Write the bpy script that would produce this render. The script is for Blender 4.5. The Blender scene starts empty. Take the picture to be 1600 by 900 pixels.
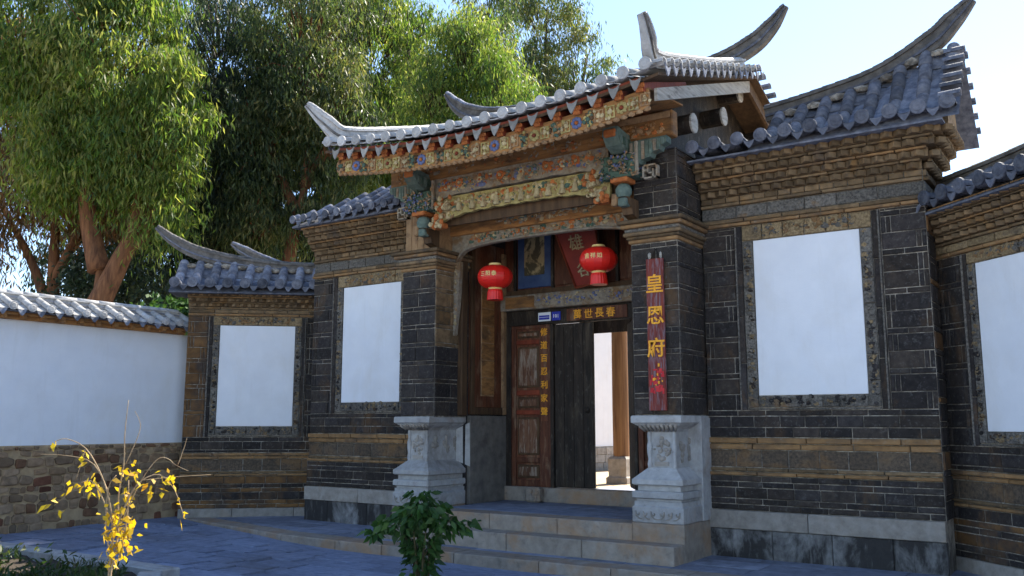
import bpy, math, random
import numpy as np
from mathutils import Vector, Matrix
random.seed(7)
rng = np.random.default_rng(7)
R = math.radians
scene = bpy.context.scene
col = scene.collection

# ---------------------------------------------------------------- camera, sky, sun, exposure
cam_d = bpy.data.cameras.new('camera')
cam_d.sensor_width = 36.0
cam_d.lens = 31.5
cam_d.clip_start = 0.1
cam_d.clip_end = 3000
cam = bpy.data.objects.new('camera', cam_d)
cam.location = (6.6, -10.8, 1.6)
cam.rotation_euler = (R(90 + 8.53), 0, R(34.24))
col.objects.link(cam)
scene.camera = cam

SUN_AZ, SUN_EL = R(9), R(48)          # azimuth from +Y towards +X
world = bpy.data.worlds.new('World')
scene.world = world
world.use_nodes = True
wn = world.node_tree
for n in list(wn.nodes): wn.nodes.remove(n)
sky = wn.nodes.new('ShaderNodeTexSky')
sky.sky_type = 'NISHITA'
sky.sun_disc = False
sky.sun_elevation = SUN_EL
sky.sun_rotation = SUN_AZ
sky.altitude = 1300
sky.air_density = 1.0
sky.dust_density = 0.5
sky.ozone_density = 1.0
bg = wn.nodes.new('ShaderNodeBackground')
bg.inputs['Strength'].default_value = 0.115
wo = wn.nodes.new('ShaderNodeOutputWorld')
wn.links.new(sky.outputs[0], bg.inputs[0])
wn.links.new(bg.outputs[0], wo.inputs[0])

sun_d = bpy.data.lights.new('sun', 'SUN')
sun_d.energy = 5.0
sun_d.angle = R(0.5)
sun_d.color = (1.0, 0.93, 0.8)
sun = bpy.data.objects.new('sun', sun_d)
sv = Vector((math.sin(SUN_AZ) * math.cos(SUN_EL), math.cos(SUN_AZ) * math.cos(SUN_EL), math.sin(SUN_EL)))
sun.rotation_euler = sv.to_track_quat('Z', 'Y').to_euler()
sun.location = (0, 0, 30)
col.objects.link(sun)

vs = scene.view_settings
scene.display_settings.display_device = 'sRGB'
vs.view_transform = 'Standard'
vs.look = 'None'
vs.gamma = 1.0
vs.exposure = 1.62
vs.use_curve_mapping = False
scene.cycles.max_bounces = 6
scene.cycles.diffuse_bounces = 4
scene.cycles.use_adaptive_sampling = True
scene.cycles.adaptive_threshold = 0.02
scene.cycles.use_denoising = True

# ---------------------------------------------------------------- materials
MATS = {}
def ramp(nt, fac, stops, interp='LINEAR'):
    r = nt.nodes.new('ShaderNodeValToRGB')
    r.color_ramp.interpolation = interp
    e = r.color_ramp.elements
    while len(e) > 1: e.remove(e[-1])
    e[0].position = stops[0][0]; e[0].color = (*stops[0][1], 1)
    for p, c in stops[1:]:
        k = e.new(p); k.color = (*c, 1)
    nt.links.new(fac, r.inputs[0])
    return r.outputs[0]
def mixc(nt, fac, a, b, mode='MIX'):
    m = nt.nodes.new('ShaderNodeMix'); m.data_type = 'RGBA'; m.blend_type = mode
    for s, v in ((m.inputs[0], fac), (m.inputs[6], a), (m.inputs[7], b)):
        if hasattr(v, 'is_linked') or hasattr(v, 'links'): nt.links.new(v, s)
        elif isinstance(v, (int, float)): s.default_value = v
        else: s.default_value = (*v, 1)
    return m.outputs[2]
def math_n(nt, op, a, b=None):
    m = nt.nodes.new('ShaderNodeMath'); m.operation = op
    for i, v in enumerate((a, b)):
        if v is None: continue
        if isinstance(v, (int, float)): m.inputs[i].default_value = v
        else: nt.links.new(v, m.inputs[i])
    return m.outputs[0]
def noise(nt, vec, scale, detail=5, rough=.6, dist=0):
    n = nt.nodes.new('ShaderNodeTexNoise')
    n.inputs['Scale'].default_value = scale; n.inputs['Detail'].default_value = detail
    n.inputs['Roughness'].default_value = rough; n.inputs['Distortion'].default_value = dist
    nt.links.new(vec, n.inputs['Vector'])
    return n.outputs['Fac']
def step(nt, v, lo, hi):
    m = nt.nodes.new('ShaderNodeMapRange'); m.inputs[1].default_value = lo; m.inputs[2].default_value = hi
    m.clamp = True
    nt.links.new(v, m.inputs[0]); return m.outputs[0]
def scaled(nt, vec, s):
    m = nt.nodes.new('ShaderNodeVectorMath'); m.operation = 'MULTIPLY'; m.inputs[1].default_value = s
    nt.links.new(vec, m.inputs[0]); return m.outputs[0]

def pmat(name, a, b, scale=9, rough=.85, bump=.35, bscale=None, rand=.35, stains=(), stretch=(1, 1, 1), spec=.25,
         rand_cols=None, metal=0.0, dark=0):
    """noise of two colours in object space (shifted for each object), a tint for each object, stains in place"""
    m = bpy.data.materials.new(name); m.use_nodes = True; nt = m.node_tree
    bs = nt.nodes['Principled BSDF']
    tc = nt.nodes.new('ShaderNodeTexCoord'); oi = nt.nodes.new('ShaderNodeObjectInfo')
    geo = nt.nodes.new('ShaderNodeNewGeometry')
    off = nt.nodes.new('ShaderNodeVectorMath'); off.operation = 'ADD'
    rr = nt.nodes.new('ShaderNodeVectorMath'); rr.operation = 'SCALE'; rr.inputs[0].default_value = (37, 53, 71)
    nt.links.new(oi.outputs['Random'], rr.inputs['Scale'])
    nt.links.new(tc.outputs['Object'], off.inputs[0]); nt.links.new(rr.outputs[0], off.inputs[1])
    v = scaled(nt, off.outputs[0], stretch)
    n1 = noise(nt, v, scale)
    c = ramp(nt, n1, [(.3, a), (.7, b)])
    if rand_cols:
        k = 1.0 / len(rand_cols)
        rc = ramp(nt, oi.outputs['Random'], [(i * k, x) for i, x in enumerate(rand_cols)], 'CONSTANT')
        c = mixc(nt, 1.0, c, rc, 'MULTIPLY')
    if rand:
        h = math_n(nt, 'FRACT', math_n(nt, 'MULTIPLY', oi.outputs['Random'], 7.31))
        lo, hi = 1 - rand, 1 + rand
        t = ramp(nt, h, [(0, (lo,) * 3), (1, (hi,) * 3)])
        c = mixc(nt, 1.0, c, t, 'MULTIPLY')
    for (sc, lo, hi, colr, amt, strc) in stains:
        pv = scaled(nt, geo.outputs['Position'], strc)
        s = step(nt, noise(nt, pv, sc, 6, .65, .4), lo, hi)
        c = mixc(nt, math_n(nt, 'MULTIPLY', s, amt), c, colr)
    nt.links.new(c, bs.inputs['Base Color'])
    bs.inputs['Roughness'].default_value = rough
    bs.inputs['Specular IOR Level'].default_value = spec
    bs.inputs['Metallic'].default_value = metal
    if bump:
        bn = noise(nt, v, bscale or scale * 4, 6, .7)
        bp = nt.nodes.new('ShaderNodeBump'); bp.inputs['Strength'].default_value = bump
        bp.inputs['Distance'].default_value = .02
        nt.links.new(bn, bp.inputs['Height']); nt.links.new(bp.outputs[0], bs.inputs['Normal'])
    MATS[name] = m
    return m
ONE = (1, 1, 1)
OCH = (.30, .155, .05)
LIME = (.34, .32, .29)
pmat('brick', (.022, .0185, .017), (.052, .043, .037), 14, .85, .7, 30, .35,
     stains=((1.6, .56, .72, (.16, .085, .035), .65, (1, 1, .7)), (9, .6, .76, (.2, .19, .17), .5, ONE), (26, .56, .7, (.13, .12, .115), .55, ONE)),
     rand_cols=[(1, 1, 1.06), (1.08, 1.02, .96), (.92, .94, 1.02), (1.12, 1.05, 1.0), (.95, .95, .95)])
pmat('brick_brown', (.10, .068, .038), (.23, .15, .08), 12, .85, .5, 40, .35,
     stains=((3, .55, .7, (.05, .045, .045), .75, ONE), (2, .58, .7, OCH, .6, ONE)))
pmat('brick_ochre', (.2, .11, .048), (.34, .195, .085), 8, .85, .6, 30, .15,
     stains=((1.9, .48, .66, (.07, .055, .045), .75, (1, 1, 2.5)), (11, .58, .7, (.3, .26, .2), .4, ONE)))
pmat('brick_warm', (.09, .046, .02), (.21, .108, .04), 7, .85, .6, 30, .2,
     stains=((2.2, .46, .62, (.05, .04, .035), .85, ONE), (9, .6, .74, (.2, .18, .15), .4, ONE)))
pmat('tile_drip', (.19, .18, .165), (.33, .31, .285), 12, .8, .4, 40, .25)
pmat('band_brick', (.05, .04, .034), (.18, .13, .085), 30, .85, 1.0, 55, .2,
     stains=((1.3, .5, .64, (.26, .14, .055), .65, (1, 1, 2)), (5, .55, .68, (.045, .038, .034), .7, ONE),))
pmat('carved_brick', (.05, .045, .042), (.24, .215, .18), 38, .85, 1.0, 60, .25,
     stains=((3, .6, .72, OCH, .6, ONE),))
pmat('carved_ochre', (.15, .1, .05), (.4, .29, .16), 34, .85, 1.0, 60, .2,
     stains=((4, .55, .7, (.06, .05, .045), .7, ONE),))
pmat('mortar', (.30, .26, .21), (.46, .41, .34), 20, .95, .3, 80, 0,
     stains=((2.5, .42, .6, (.06, .052, .044), .85, ONE), (13, .46, .62, (.09, .075, .062), .8, ONE)))
pmat('plaster', (.73, .74, .775), (.79, .795, .82), 3, .9, .15, 60, 0,
     stains=((1.6, .52, .8, (.62, .57, .5), .45, (1, 1, .5)), (6, .68, .8, (.55, .53, .5), .25, ONE), (3, .55, .8, (.58, .56, .54), .3, (2.2, 2.2, .3)), (.9, .5, .75, (.66, .64, .62), .4, ONE)))
pmat('stone', (.23, .20, .17), (.36, .325, .285), 10, .8, .4, 50, .15,
     stains=((2.6, .56, .72, (.10, .09, .08), .6, (1, 1, .6)), (1.7, .6, .75, (.36, .24, .14), .5, ONE)))
pmat('stone_pale', (.32, .31, .30), (.45, .44, .43), 10, .8, .45, 50, .12,
     stains=((2.6, .5, .7, (.16, .135, .11), .7, (1, 1, .7)), (1.5, .56, .7, (.33, .22, .13), .5, ONE), (14, .6, .74, (.12, .11, .10), .5, ONE)))
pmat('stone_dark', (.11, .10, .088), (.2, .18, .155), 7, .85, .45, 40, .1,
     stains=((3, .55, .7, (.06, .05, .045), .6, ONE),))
pmat('stone_dirty', (.17, .165, .16), (.33, .32, .31), 9, .85, .5, 40, .15,
     stains=((1.7, .36, .52, (.022, .02, .019), .93, (1.2, 1, .7)), (8, .55, .7, (.2, .19, .18), .5, (1.5, 1, .3))))
pmat('stone_step', (.22, .185, .15), (.34, .29, .24), 8, .85, .4, 40, .12,
     stains=((1.6, .5, .66, (.34, .19, .09), .65, ONE), (7, .58, .75, (.09, .08, .075), .6, ONE)))
pmat('paving', (.15, .165, .21), (.27, .29, .36), 6, .8, .6, 26, .2,
     stains=((1.1, .55, .7, (.09, .085, .085), .6, ONE),))
pmat('cobble', (.14, .165, .235), (.25, .285, .39), 14, .75, 1.0, 22, .22, stretch=(.5, 1, 1),
     stains=((.8, .5, .7, (.13, .125, .14), .65, (.6, 1, 1)), (9, .6, .7, (.36, .38, .44), .5, (.5, 1, 1))))
pmat('earth', (.09, .075, .05), (.16, .13, .09), 3, .95, .5, 20, 0)
pmat('court_earth', (.42, .31, .2), (.52, .4, .27), 2, .95, .3, 12, .0)
pmat('sunny_earth', (.30, .25, .19), (.4, .34, .26), 2, .95, .3, 12, 0)
pmat('soil', (.035, .027, .02), (.07, .055, .04), 8, .95, .8, 20, 0)
pmat('tile_grey', (.085, .095, .135), (.25, .262, .305), 11, .75, .45, 40, .35,
     stains=((4, .6, .75, (.045, .045, .04), .7, ONE), (6, .62, .74, (.3, .3, .29), .4, ONE)))
pmat('tile_lime', (.30, .295, .295), (.52, .51, .5), 8, .8, .4, 40, .18,
     stains=((5, .55, .72, (.16, .15, .14), .65, ONE), (1.4, .55, .7, (.14, .14, .15), .5, ONE)))
pmat('tile_dark', (.05, .056, .078), (.16, .168, .2), 11, .75, .45, 40, .4,
     stains=((5, .62, .74, (.28, .27, .25), .4, ONE),))
pmat('ridge_grey', (.065, .06, .056), (.18, .165, .15), 9, .85, .5, 30, .2,
     stains=((3, .55, .7, (.05, .048, .045), .7, ONE),))
pmat('wood_orange', (.21, .095, .032), (.4, .2, .07), 7, .75, .35, 30, .2, stretch=(.25, 1, 3),
     stains=((2.2, .48, .66, (.07, .042, .026), .8, (1, 1, 3)), (9, .52, .7, (.10, .06, .035), .6, (.6, 1, 3)), (2.3, .62, .74, (.34, .09, .03), .6, ONE), (4, .62, .72, (.36, .27, .17), .5, ONE)))
pmat('wood_red', (.13, .026, .014), (.26, .055, .024), 8, .6, .3, 30, .2, stretch=(1, 1, .3),
     stains=((4, .6, .72, (.2, .15, .11), .5, (1, 1, .4)),))
pmat('wood_red_v', (.065, .022, .012), (.16, .055, .026), 9, .6, .4, 30, .2, stretch=(2, 2, .25),
     stains=((6, .52, .66, (.24, .15, .09), .65, (1.5, 1, .4)), (15, .55, .68, (.05, .022, .015), .6, (1.5, 1, .4))))
pmat('wood_worn', (.09, .036, .02), (.2, .10, .055), 10, .7, .5, 30, .25, stretch=(2.5, 2, .3),
     stains=((9, .5, .62, (.36, .29, .22), .7, (2, 1, .35)), (5, .58, .7, (.045, .02, .014), .7, (1, 1, .5))))
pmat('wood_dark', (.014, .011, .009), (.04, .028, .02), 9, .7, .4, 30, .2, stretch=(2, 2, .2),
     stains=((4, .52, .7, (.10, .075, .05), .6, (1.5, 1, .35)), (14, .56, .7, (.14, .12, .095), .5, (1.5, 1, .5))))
pmat('wood_brown', (.055, .03, .016), (.13, .075, .038), 8, .75, .4, 30, .2, stretch=(2, 2, .3))
pmat('wood_tan', (.26, .15, .075), (.38, .24, .125), 7, .8, .3, 30, .12, stretch=(1.5, 1.5, .5),
     stains=((5, .5, .68, (.12, .065, .035), .75, ONE), (12, .55, .7, (.07, .045, .03), .6, ONE)))
pmat('wood_weathered', (.27, .25, .22), (.5, .46, .4), 10, .85, .5, 40, .12, stretch=(1, .3, 3),
     stains=((7, .55, .68, (.08, .07, .06), .7, (1, .5, 2)),))
pmat('gold', (.75, .3, .02), (.95, .45, .035), 12, .5, .1, 30, 0)
pmat('lantern_red', (.62, .012, .008), (.78, .022, .012), 3, .42, .08, 30, 0, spec=.5)
pmat('lantern_gold', (.75, .5, .16), (.9, .68, .3), 8, .35, .1, 30, 0)
pmat('sign_purple', (.13, .022, .018), (.24, .05, .034), 12, .7, .4, 40, 0, stretch=(3, 3, .35),
     stains=((14, .48, .64, (.2, .17, .19), .8, (3, 1, .35)), (5, .55, .68, (.08, .04, .04), .6, (2, 1, .4))))
pmat('plaque_red', (.13, .012, .008), (.22, .022, .012), 4, .5, .1, 20, 0)
pmat('paint_seal', (.45, .02, .03), (.62, .05, .05), 15, .7, .1, 40, 0)
pmat('plate_blue', (.02, .03, .32), (.03, .05, .42), 3, .4, 0, 9, 0)
pmat('plate_white', (.75, .78, .82), (.82, .83, .85), 3, .4, 0, 9, 0)
pmat('panel_blue', (.035, .06, .15), (.07, .11, .21), 6, .7, .2, 20, 0)
pmat('panel_cream', (.30, .23, .12), (.42, .33, .19), 5, .8, .2, 20, 0,
     stains=((3.5, .5, .56, (.05, .045, .03), .9, (1, 1, .6)),))
pmat('paint_teal', (.075, .11, .095), (.15, .2, .17), 14, .8, .5, 40, .15,
     stains=((7, .58, .7, (.22, .15, .09), .7, ONE),))
pmat('paint_green', (.035, .07, .055), (.10, .15, .11), 14, .8, .5, 40, .15,
     stains=((7, .58, .7, (.16, .11, .06), .7, ONE),))
pmat('paint_orange', (.32, .085, .022), (.48, .165, .05), 12, .8, .4, 40, .2,
     stains=((9, .6, .72, (.3, .22, .12), .6, ONE),))
pmat('paint_cream', (.36, .28, .15), (.54, .44, .26), 14, .85, .5, 40, .2,
     stains=((12, .5, .64, (.14, .075, .03), .75, ONE), (7, .6, .72, (.13, .09, .05), .7, ONE),))
pmat('paint_yellow', (.28, .22, .08), (.44, .36, .15), 14, .85, .5, 40, .2,
     stains=((12, .5, .64, (.14, .075, .03), .75, ONE), (7, .58, .7, (.16, .12, .05), .7, ONE),))
pmat('paint_blue', (.08, .10, .22), (.17, .2, .34), 14, .8, .4, 40, .2,
     stains=((9, .6, .72, (.3, .22, .15), .7, ONE),))
pmat('paint_grey', (.19, .16, .125), (.36, .31, .24), 16, .85, .5, 40, .2,
     stains=((5, .5, .64, (.2, .11, .045), .8, ONE), (9, .6, .72, (.1, .12, .14), .6, ONE)))
pmat('rubble_mortar', (.32, .22, .125), (.47, .34, .2), 9, .95, .7, 26, 0,
     stains=((1.5, .58, .7, (.1, .075, .055), .7, (1, 1, 2)),))
pmat('rubble', (.20, .14, .09), (.36, .265, .18), 9, .9, .8, 24, .3,
     rand_cols=[(1, .92, .85), (.95, .9, .85), (.42, .24, .21), (.85, .82, .8), (.62, .57, .53), (.9, .8, .7), (.7, .5, .42), (1, .95, .9), (.75, .7, .66)],
     stains=((4, .56, .68, (.10, .075, .055), .7, ONE),))
pmat('bark_red', (.075, .032, .018), (.25, .115, .055), 5, .9, .8, 14, .1, stretch=(2.5, 2.5, .35),
     stains=((1.4, .55, .7, (.05, .035, .025), .8, (1, 1, .4)),))
pmat('bark_dark', (.04, .028, .02), (.11, .08, .055), 5, .9, .8, 14, .2, stretch=(2.5, 2.5, .35))
pmat('post_wood', (.13, .06, .025), (.27, .14, .06), 8, .7, .4, 30, 0, stretch=(2, 2, .15))
pmat('twig', (.26, .17, .09), (.44, .32, .19), 20, .8, .3, 40, 0)
pmat('stem', (.06, .05, .025), (.13, .10, .05), 12, .9, .4, 40, 0)

def leafmat(name, cols, trans=.45, scale=1.0):
    m = bpy.data.materials.new(name); m.use_nodes = True; nt = m.node_tree
    for n in list(nt.nodes): nt.nodes.remove(n)
    geo = nt.nodes.new('ShaderNodeNewGeometry')
    n1 = noise(nt, geo.outputs['Position'], .55 * scale, 3, .6)
    n2 = math_n(nt, 'MULTIPLY', geo.outputs['Random Per Island'], .45)
    f = math_n(nt, 'ADD', math_n(nt, 'MULTIPLY', n1, .85), math_n(nt, 'SUBTRACT', n2, .15))
    k = len(cols)
    c = ramp(nt, f, [(.2 + .6 * i / (k - 1), x) for i, x in enumerate(cols)])
    d = nt.nodes.new('ShaderNodeBsdfPrincipled'); d.inputs['Roughness'].default_value = .5
    d.inputs['Specular IOR Level'].default_value = .35
    t = nt.nodes.new('ShaderNodeBsdfTranslucent')
    mx = nt.nodes.new('ShaderNodeMixShader'); mx.inputs[0].default_value = trans
    o = nt.nodes.new('ShaderNodeOutputMaterial')
    nt.links.new(c, d.inputs['Base Color'])
    br = mixc(nt, 1.0, c, (1.5, 1.6, .7), 'MULTIPLY')
    nt.links.new(br, t.inputs[0])
    nt.links.new(d.outputs[0], mx.inputs[1]); nt.links.new(t.outputs[0], mx.inputs[2]); nt.links.new(mx.outputs[0], o.inputs[0])
    MATS[name] = m
leafmat('leaf_bright', [(.03, .065, .026), (.08, .14, .03), (.16, .195, .05), (.29, .28, .11)], .58)
leafmat('leaf_mid', [(.022, .04, .024), (.045, .072, .034), (.10, .13, .055), (.21, .19, .09)], .5)
leafmat('leaf_dark', [(.012, .024, .022), (.024, .042, .03), (.045, .068, .04), (.09, .10, .045)], .36)
leafmat('leaf_rust', [(.05, .06, .03), (.12, .075, .035), (.2, .085, .035), (.12, .1, .04)], .4)
leafmat('leaf_bush', [(.02, .05, .014), (.035, .085, .02), (.055, .12, .028), (.11, .17, .05)], .3, 6)
leafmat('leaf_yellow', [(.3, .16, .01), (.5, .32, .015), (.6, .42, .02), (.55, .25, .01)], .4, 9)
leafmat('leaf_grass', [(.02, .04, .012), (.03, .06, .018), (.05, .07, .02), (.08, .07, .03)], .35, 4)

# ---------------------------------------------------------------- helpers
def link(o): col.objects.link(o); return o
def mesh_obj(name, me, parent=None, loc=(0, 0, 0), rot=(0, 0, 0)):
    o = bpy.data.objects.new(name, me); o.location = loc; o.rotation_euler = rot
    o.parent = parent
    return link(o)
def tag(o, label=None, cat=None, group=None, kind=None):
    if label: o['label'] = label
    if cat: o['category'] = cat
    if group: o['group'] = group
    if kind: o['kind'] = kind
    return o
def thing(name, label, cat, loc=(0, 0, 0), rz=0, group=None):
    o = bpy.data.objects.new(name, None); o.location = loc; o.rotation_euler = (0, 0, rz)
    o.empty_display_size = .2
    return tag(link(o), label, cat, group)

class MB:
    def __init__(s, *mats): s.v = []; s.f = []; s.mi = []; s.sm = []; s.mats = list(mats); s.M = None
    def add(s, vs, fs, m=0, smooth=False):
        b = len(s.v)
        if s.M is not None: vs = [s.M @ Vector(v) for v in vs]
        s.v += [tuple(v) for v in vs]
        s.f += [tuple(b + i for i in f) for f in fs]
        s.mi += [m] * len(fs); s.sm += [smooth] * len(fs)
    def box(s, x0, x1, y0, y1, z0, z1, m=0):
        s.add([(x0, y0, z0), (x1, y0, z0), (x1, y1, z0), (x0, y1, z0), (x0, y0, z1), (x1, y0, z1), (x1, y1, z1), (x0, y1, z1)],
              [(0, 3, 2, 1), (4, 5, 6, 7), (0, 1, 5, 4), (1, 2, 6, 5), (2, 3, 7, 6), (3, 0, 4, 7)], m)
    def cbox(s, x0, x1, y0, y1, z0, z1, c=.01, m=0):
        """box with all edges chamfered"""
        c = min(c, (x1 - x0) * .45, (y1 - y0) * .45, (z1 - z0) * .45)
        xs, ys, zs = (x0, x1), (y0, y1), (z0, z1); vs = []; idx = {}
        for i in (0, 1):
            for j in (0, 1):
                for k in (0, 1):
                    sx, sy, sz = (1 if i == 0 else -1), (1 if j == 0 else -1), (1 if k == 0 else -1)
                    for ax in range(3):
                        p = [xs[i] + sx * c, ys[j] + sy * c, zs[k] + sz * c]; p[ax] = (xs[i], ys[j], zs[k])[ax]
                        idx[i, j, k, ax] = len(vs); vs.append(tuple(p))
        fs = []
        for ax in range(3):
            o = [a for a in range(3) if a != ax]
            for e in (0, 1):
                q = []
                for a, b in ((0, 0), (1, 0), (1, 1), (0, 1)):
                    t = [0, 0, 0]; t[ax] = e; t[o[0]] = a; t[o[1]] = b; q.append(idx[t[0], t[1], t[2], ax])
                fs.append(q)
            for a in (0, 1):
                for b in (0, 1):
                    t0 = [0, 0, 0]; t0[o[0]] = a; t0[o[1]] = b; t1 = list(t0); t0[ax] = 0; t1[ax] = 1
                    fs.append([idx[t0[0], t0[1], t0[2], o[0]], idx[t1[0], t1[1], t1[2], o[0]], idx[t1[0], t1[1], t1[2], o[1]], idx[t0[0], t0[1], t0[2], o[1]]])
        for i in (0, 1):
            for j in (0, 1):
                for k in (0, 1): fs.append([idx[i, j, k, 0], idx[i, j, k, 1], idx[i, j, k, 2]])
        s.add(vs, fs, m)
    def prism(s, pts, y0, y1, m=0, axis='y'):
        """polygon in (x,z) extruded along y (or in (y,z) along x)"""
        n = len(pts)
        if axis == 'y': vs = [(p[0], y0, p[1]) for p in pts] + [(p[0], y1, p[1]) for p in pts]
        else: vs = [(y0, p[0], p[1]) for p in pts] + [(y1, p[0], p[1]) for p in pts]
        fs = [tuple(range(n)), tuple(range(2 * n - 1, n - 1, -1))] + [(i, (i + 1) % n, n + (i + 1) % n, n + i) for i in range(n)]
        s.add(vs, fs, m)
    def lathe(s, prof, n=16, c=(0, 0, 0), m=0, caps=True):
        vs = []; fs = []
        for r, z in prof:
            for i in range(n):
                a = 2 * math.pi * i / n; vs.append((c[0] + r * math.cos(a), c[1] + r * math.sin(a), c[2] + z))
        for j in range(len(prof) - 1):
            for i in range(n):
                fs.append((j * n + i, j * n + (i + 1) % n, (j + 1) * n + (i + 1) % n, (j + 1) * n + i))
        s.add(vs, fs, m, True)
        if caps:
            s.add(vs[:n], [tuple(range(n - 1, -1, -1))], m); s.add(vs[-n:], [tuple(range(n))], m)
    def tube(s, pts, rad, n=6, m=0):
        pts = [Vector(p) for p in pts]
        if not hasattr(rad, '__len__'): rad = [rad] * len(pts)
        vs = []; fs = []; up = Vector((.3, .5, .8)).normalized()
        for k, p in enumerate(pts):
            d = (pts[min(k + 1, len(pts) - 1)] - pts[max(k - 1, 0)]).normalized()
            a = d.cross(up)
            if a.length < .05: a = d.cross(Vector((1, 0, 0)))
            a.normalize(); b = d.cross(a)
            for i in range(n):
                t = 2 * math.pi * i / n; vs.append(p + (a * math.cos(t) + b * math.sin(t)) * rad[k])
        for k in range(len(pts) - 1):
            for i in range(n):
                fs.append((k * n + i, k * n + (i + 1) % n, (k + 1) * n + (i + 1) % n, (k + 1) * n + i))
        fs.append(tuple(range(n - 1, -1, -1))); fs.append(tuple(range((len(pts) - 1) * n, len(pts) * n)))
        s.add(vs, fs, m, True)
    def blob(s, c, r, m=0, jit=.15):
        t = (1 + 5 ** .5) / 2
        V = [(-1, t, 0), (1, t, 0), (-1, -t, 0), (1, -t, 0), (0, -1, t), (0, 1, t), (0, -1, -t), (0, 1, -t), (t, 0, -1), (t, 0, 1), (-t, 0, -1), (-t, 0, 1)]
        F = [(0, 11, 5), (0, 5, 1), (0, 1, 7), (0, 7, 10), (0, 10, 11), (1, 5, 9), (5, 11, 4), (11, 10, 2), (10, 7, 6), (7, 1, 8), (3, 9, 4), (3, 4, 2), (3, 2, 6), (3, 6, 8), (3, 8, 9), (4, 9, 5), (2, 4, 11), (6, 2, 10), (8, 6, 7), (9, 8, 1)]
        vs = []
        for v in V:
            k = (1 + random.uniform(-jit, jit)) / 1.9
            vs.append((c[0] + v[0] * r[0] * k, c[1] + v[1] * r[1] * k, c[2] + v[2] * r[2] * k))
        s.add(vs, F, m)
    def loft(s, rings, m=0, smooth=False, caps=True):
        n = len(rings[0]); vs = [p for r in rings for p in r]; fs = []
        for k in range(len(rings) - 1):
            for i in range(n): fs.append((k * n + i, k * n + (i + 1) % n, (k + 1) * n + (i + 1) % n, (k + 1) * n + i))
        if caps: fs.append(tuple(range(n - 1, -1, -1))); fs.append(tuple(range((len(rings) - 1) * n, len(rings) * n)))
        s.add(vs, fs, m, smooth)
    def mesh(s, name):
        me = bpy.data.meshes.new(name); me.from_pydata(s.v, [], s.f)
        for m in s.mats: me.materials.append(MATS[m])
        me.polygons.foreach_set('material_index', s.mi); me.polygons.foreach_set('use_smooth', s.sm)
        me.update(); 
        import bmesh
        bm = bmesh.new(); bm.from_mesh(me); bmesh.ops.recalc_face_normals(bm, faces=bm.faces); bm.to_mesh(me); bm.free()
        return me
    def build(s, name, parent=None, loc=(0, 0, 0), rot=(0, 0, 0)): return mesh_obj(name, s.mesh(name), parent, loc, rot)

CACHE = {}
def brick_me(w, h, d, mat, ch=.006):
    """front (facing -y) chamfered block centred in x,z; back at y=0, front at y=-d"""
    k = (round(w, 3), round(h, 3), round(d, 3), mat, ch)
    if k in CACHE: return CACHE[k]
    x, z = w / 2, h / 2; c = min(ch, x * .4, z * .4)
    vs = [(-x, 0, -z), (x, 0, -z), (x, 0, z), (-x, 0, z), (-x, -d + c, -z), (x, -d + c, -z), (x, -d + c, z), (-x, -d + c, z),
          (-x + c, -d, -z + c), (x - c, -d, -z + c), (x - c, -d, z - c), (-x + c, -d, z - c)]
    fs = [(0, 1, 5, 4), (1, 2, 6, 5), (2, 3, 7, 6), (3, 0, 4, 7), (4, 5, 9, 8), (5, 6, 10, 9), (6, 7, 11, 10), (7, 4, 8, 11), (8, 9, 10, 11)]
    me = bpy.data.meshes.new('brick'); me.from_pydata(vs, [], fs); me.materials.append(MATS[mat]); me.update()
    CACHE[k] = me
    return me
J = .0115
def brick(parent, x0, x1, z0, z1, y, d=.014, mat='brick', name='brick', rz=0, org=None):
    """brick between x0..x1, z0..z1 on a wall face at y (facing -y); with org=(px,py) the face runs from that point along rz"""
    w, h = max(x1 - x0 - J, .01), max(z1 - z0 - J, .01)
    me = brick_me(w, h, d + random.choice((0, 0, .002, .005, .007, -.003)), mat, .008)
    tx, tz = random.uniform(-.012, .012), random.uniform(-.012, .012)
    cx, cz = (x0 + x1) / 2, (z0 + z1) / 2
    if org is None: return mesh_obj(name, me, parent, (cx, y, cz), (tx * .5, tx, tz * .5))
    return mesh_obj(name, me, parent, (org[0] + cx * math.cos(rz), org[1] + cx * math.sin(rz), cz), (0, 0, rz))

def course(parent, x0, x1, z0, z1, y, bw, mat='brick', d=.014, off=0., name='brick', **k):
    x = x0
    first = True
    while x < x1 - .02:
        w = bw * random.uniform(.85, 1.15) * (1 - off if first else 1)
        first = False
        nx = x + w
        if x1 - nx < bw * .4: nx = x1
        brick(parent, x, nx, z0, z1, y, d, mat, name, **k); x = nx

def block_bond(parent, x0, x1, z0, z1, y, mat='brick', bigw=.27, **k):
    """tall blocks and upright thin bricks, with a thin flat course every second row"""
    z = z0; row = 0
    while z < z1 - .03:
        if row % 3 == 2:
            h = .065; nz = min(z + h, z1)
            course(parent, x0, x1, z, nz, y, .24, mat, **k)
        else:
            h = .195; nz = z + h
            if z1 - nz < .05: nz = z1
            W = x1 - x0; th = .055
            seq = []
            nbig = max(1, int(round((W) / (bigw + 2 * th))))
            bw = (W - nbig * 2 * th) / nbig
            for i in range(nbig):
                o = random.random()
                seq += ([bw, th, th] if o < .45 else [th, th, bw] if o < .85 else [th, bw, th])
            x = x0
            for w in seq:
                brick(parent, x, x + w, z, nz, y, .014, mat, **k); x += w
        z = nz; row += 1

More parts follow.
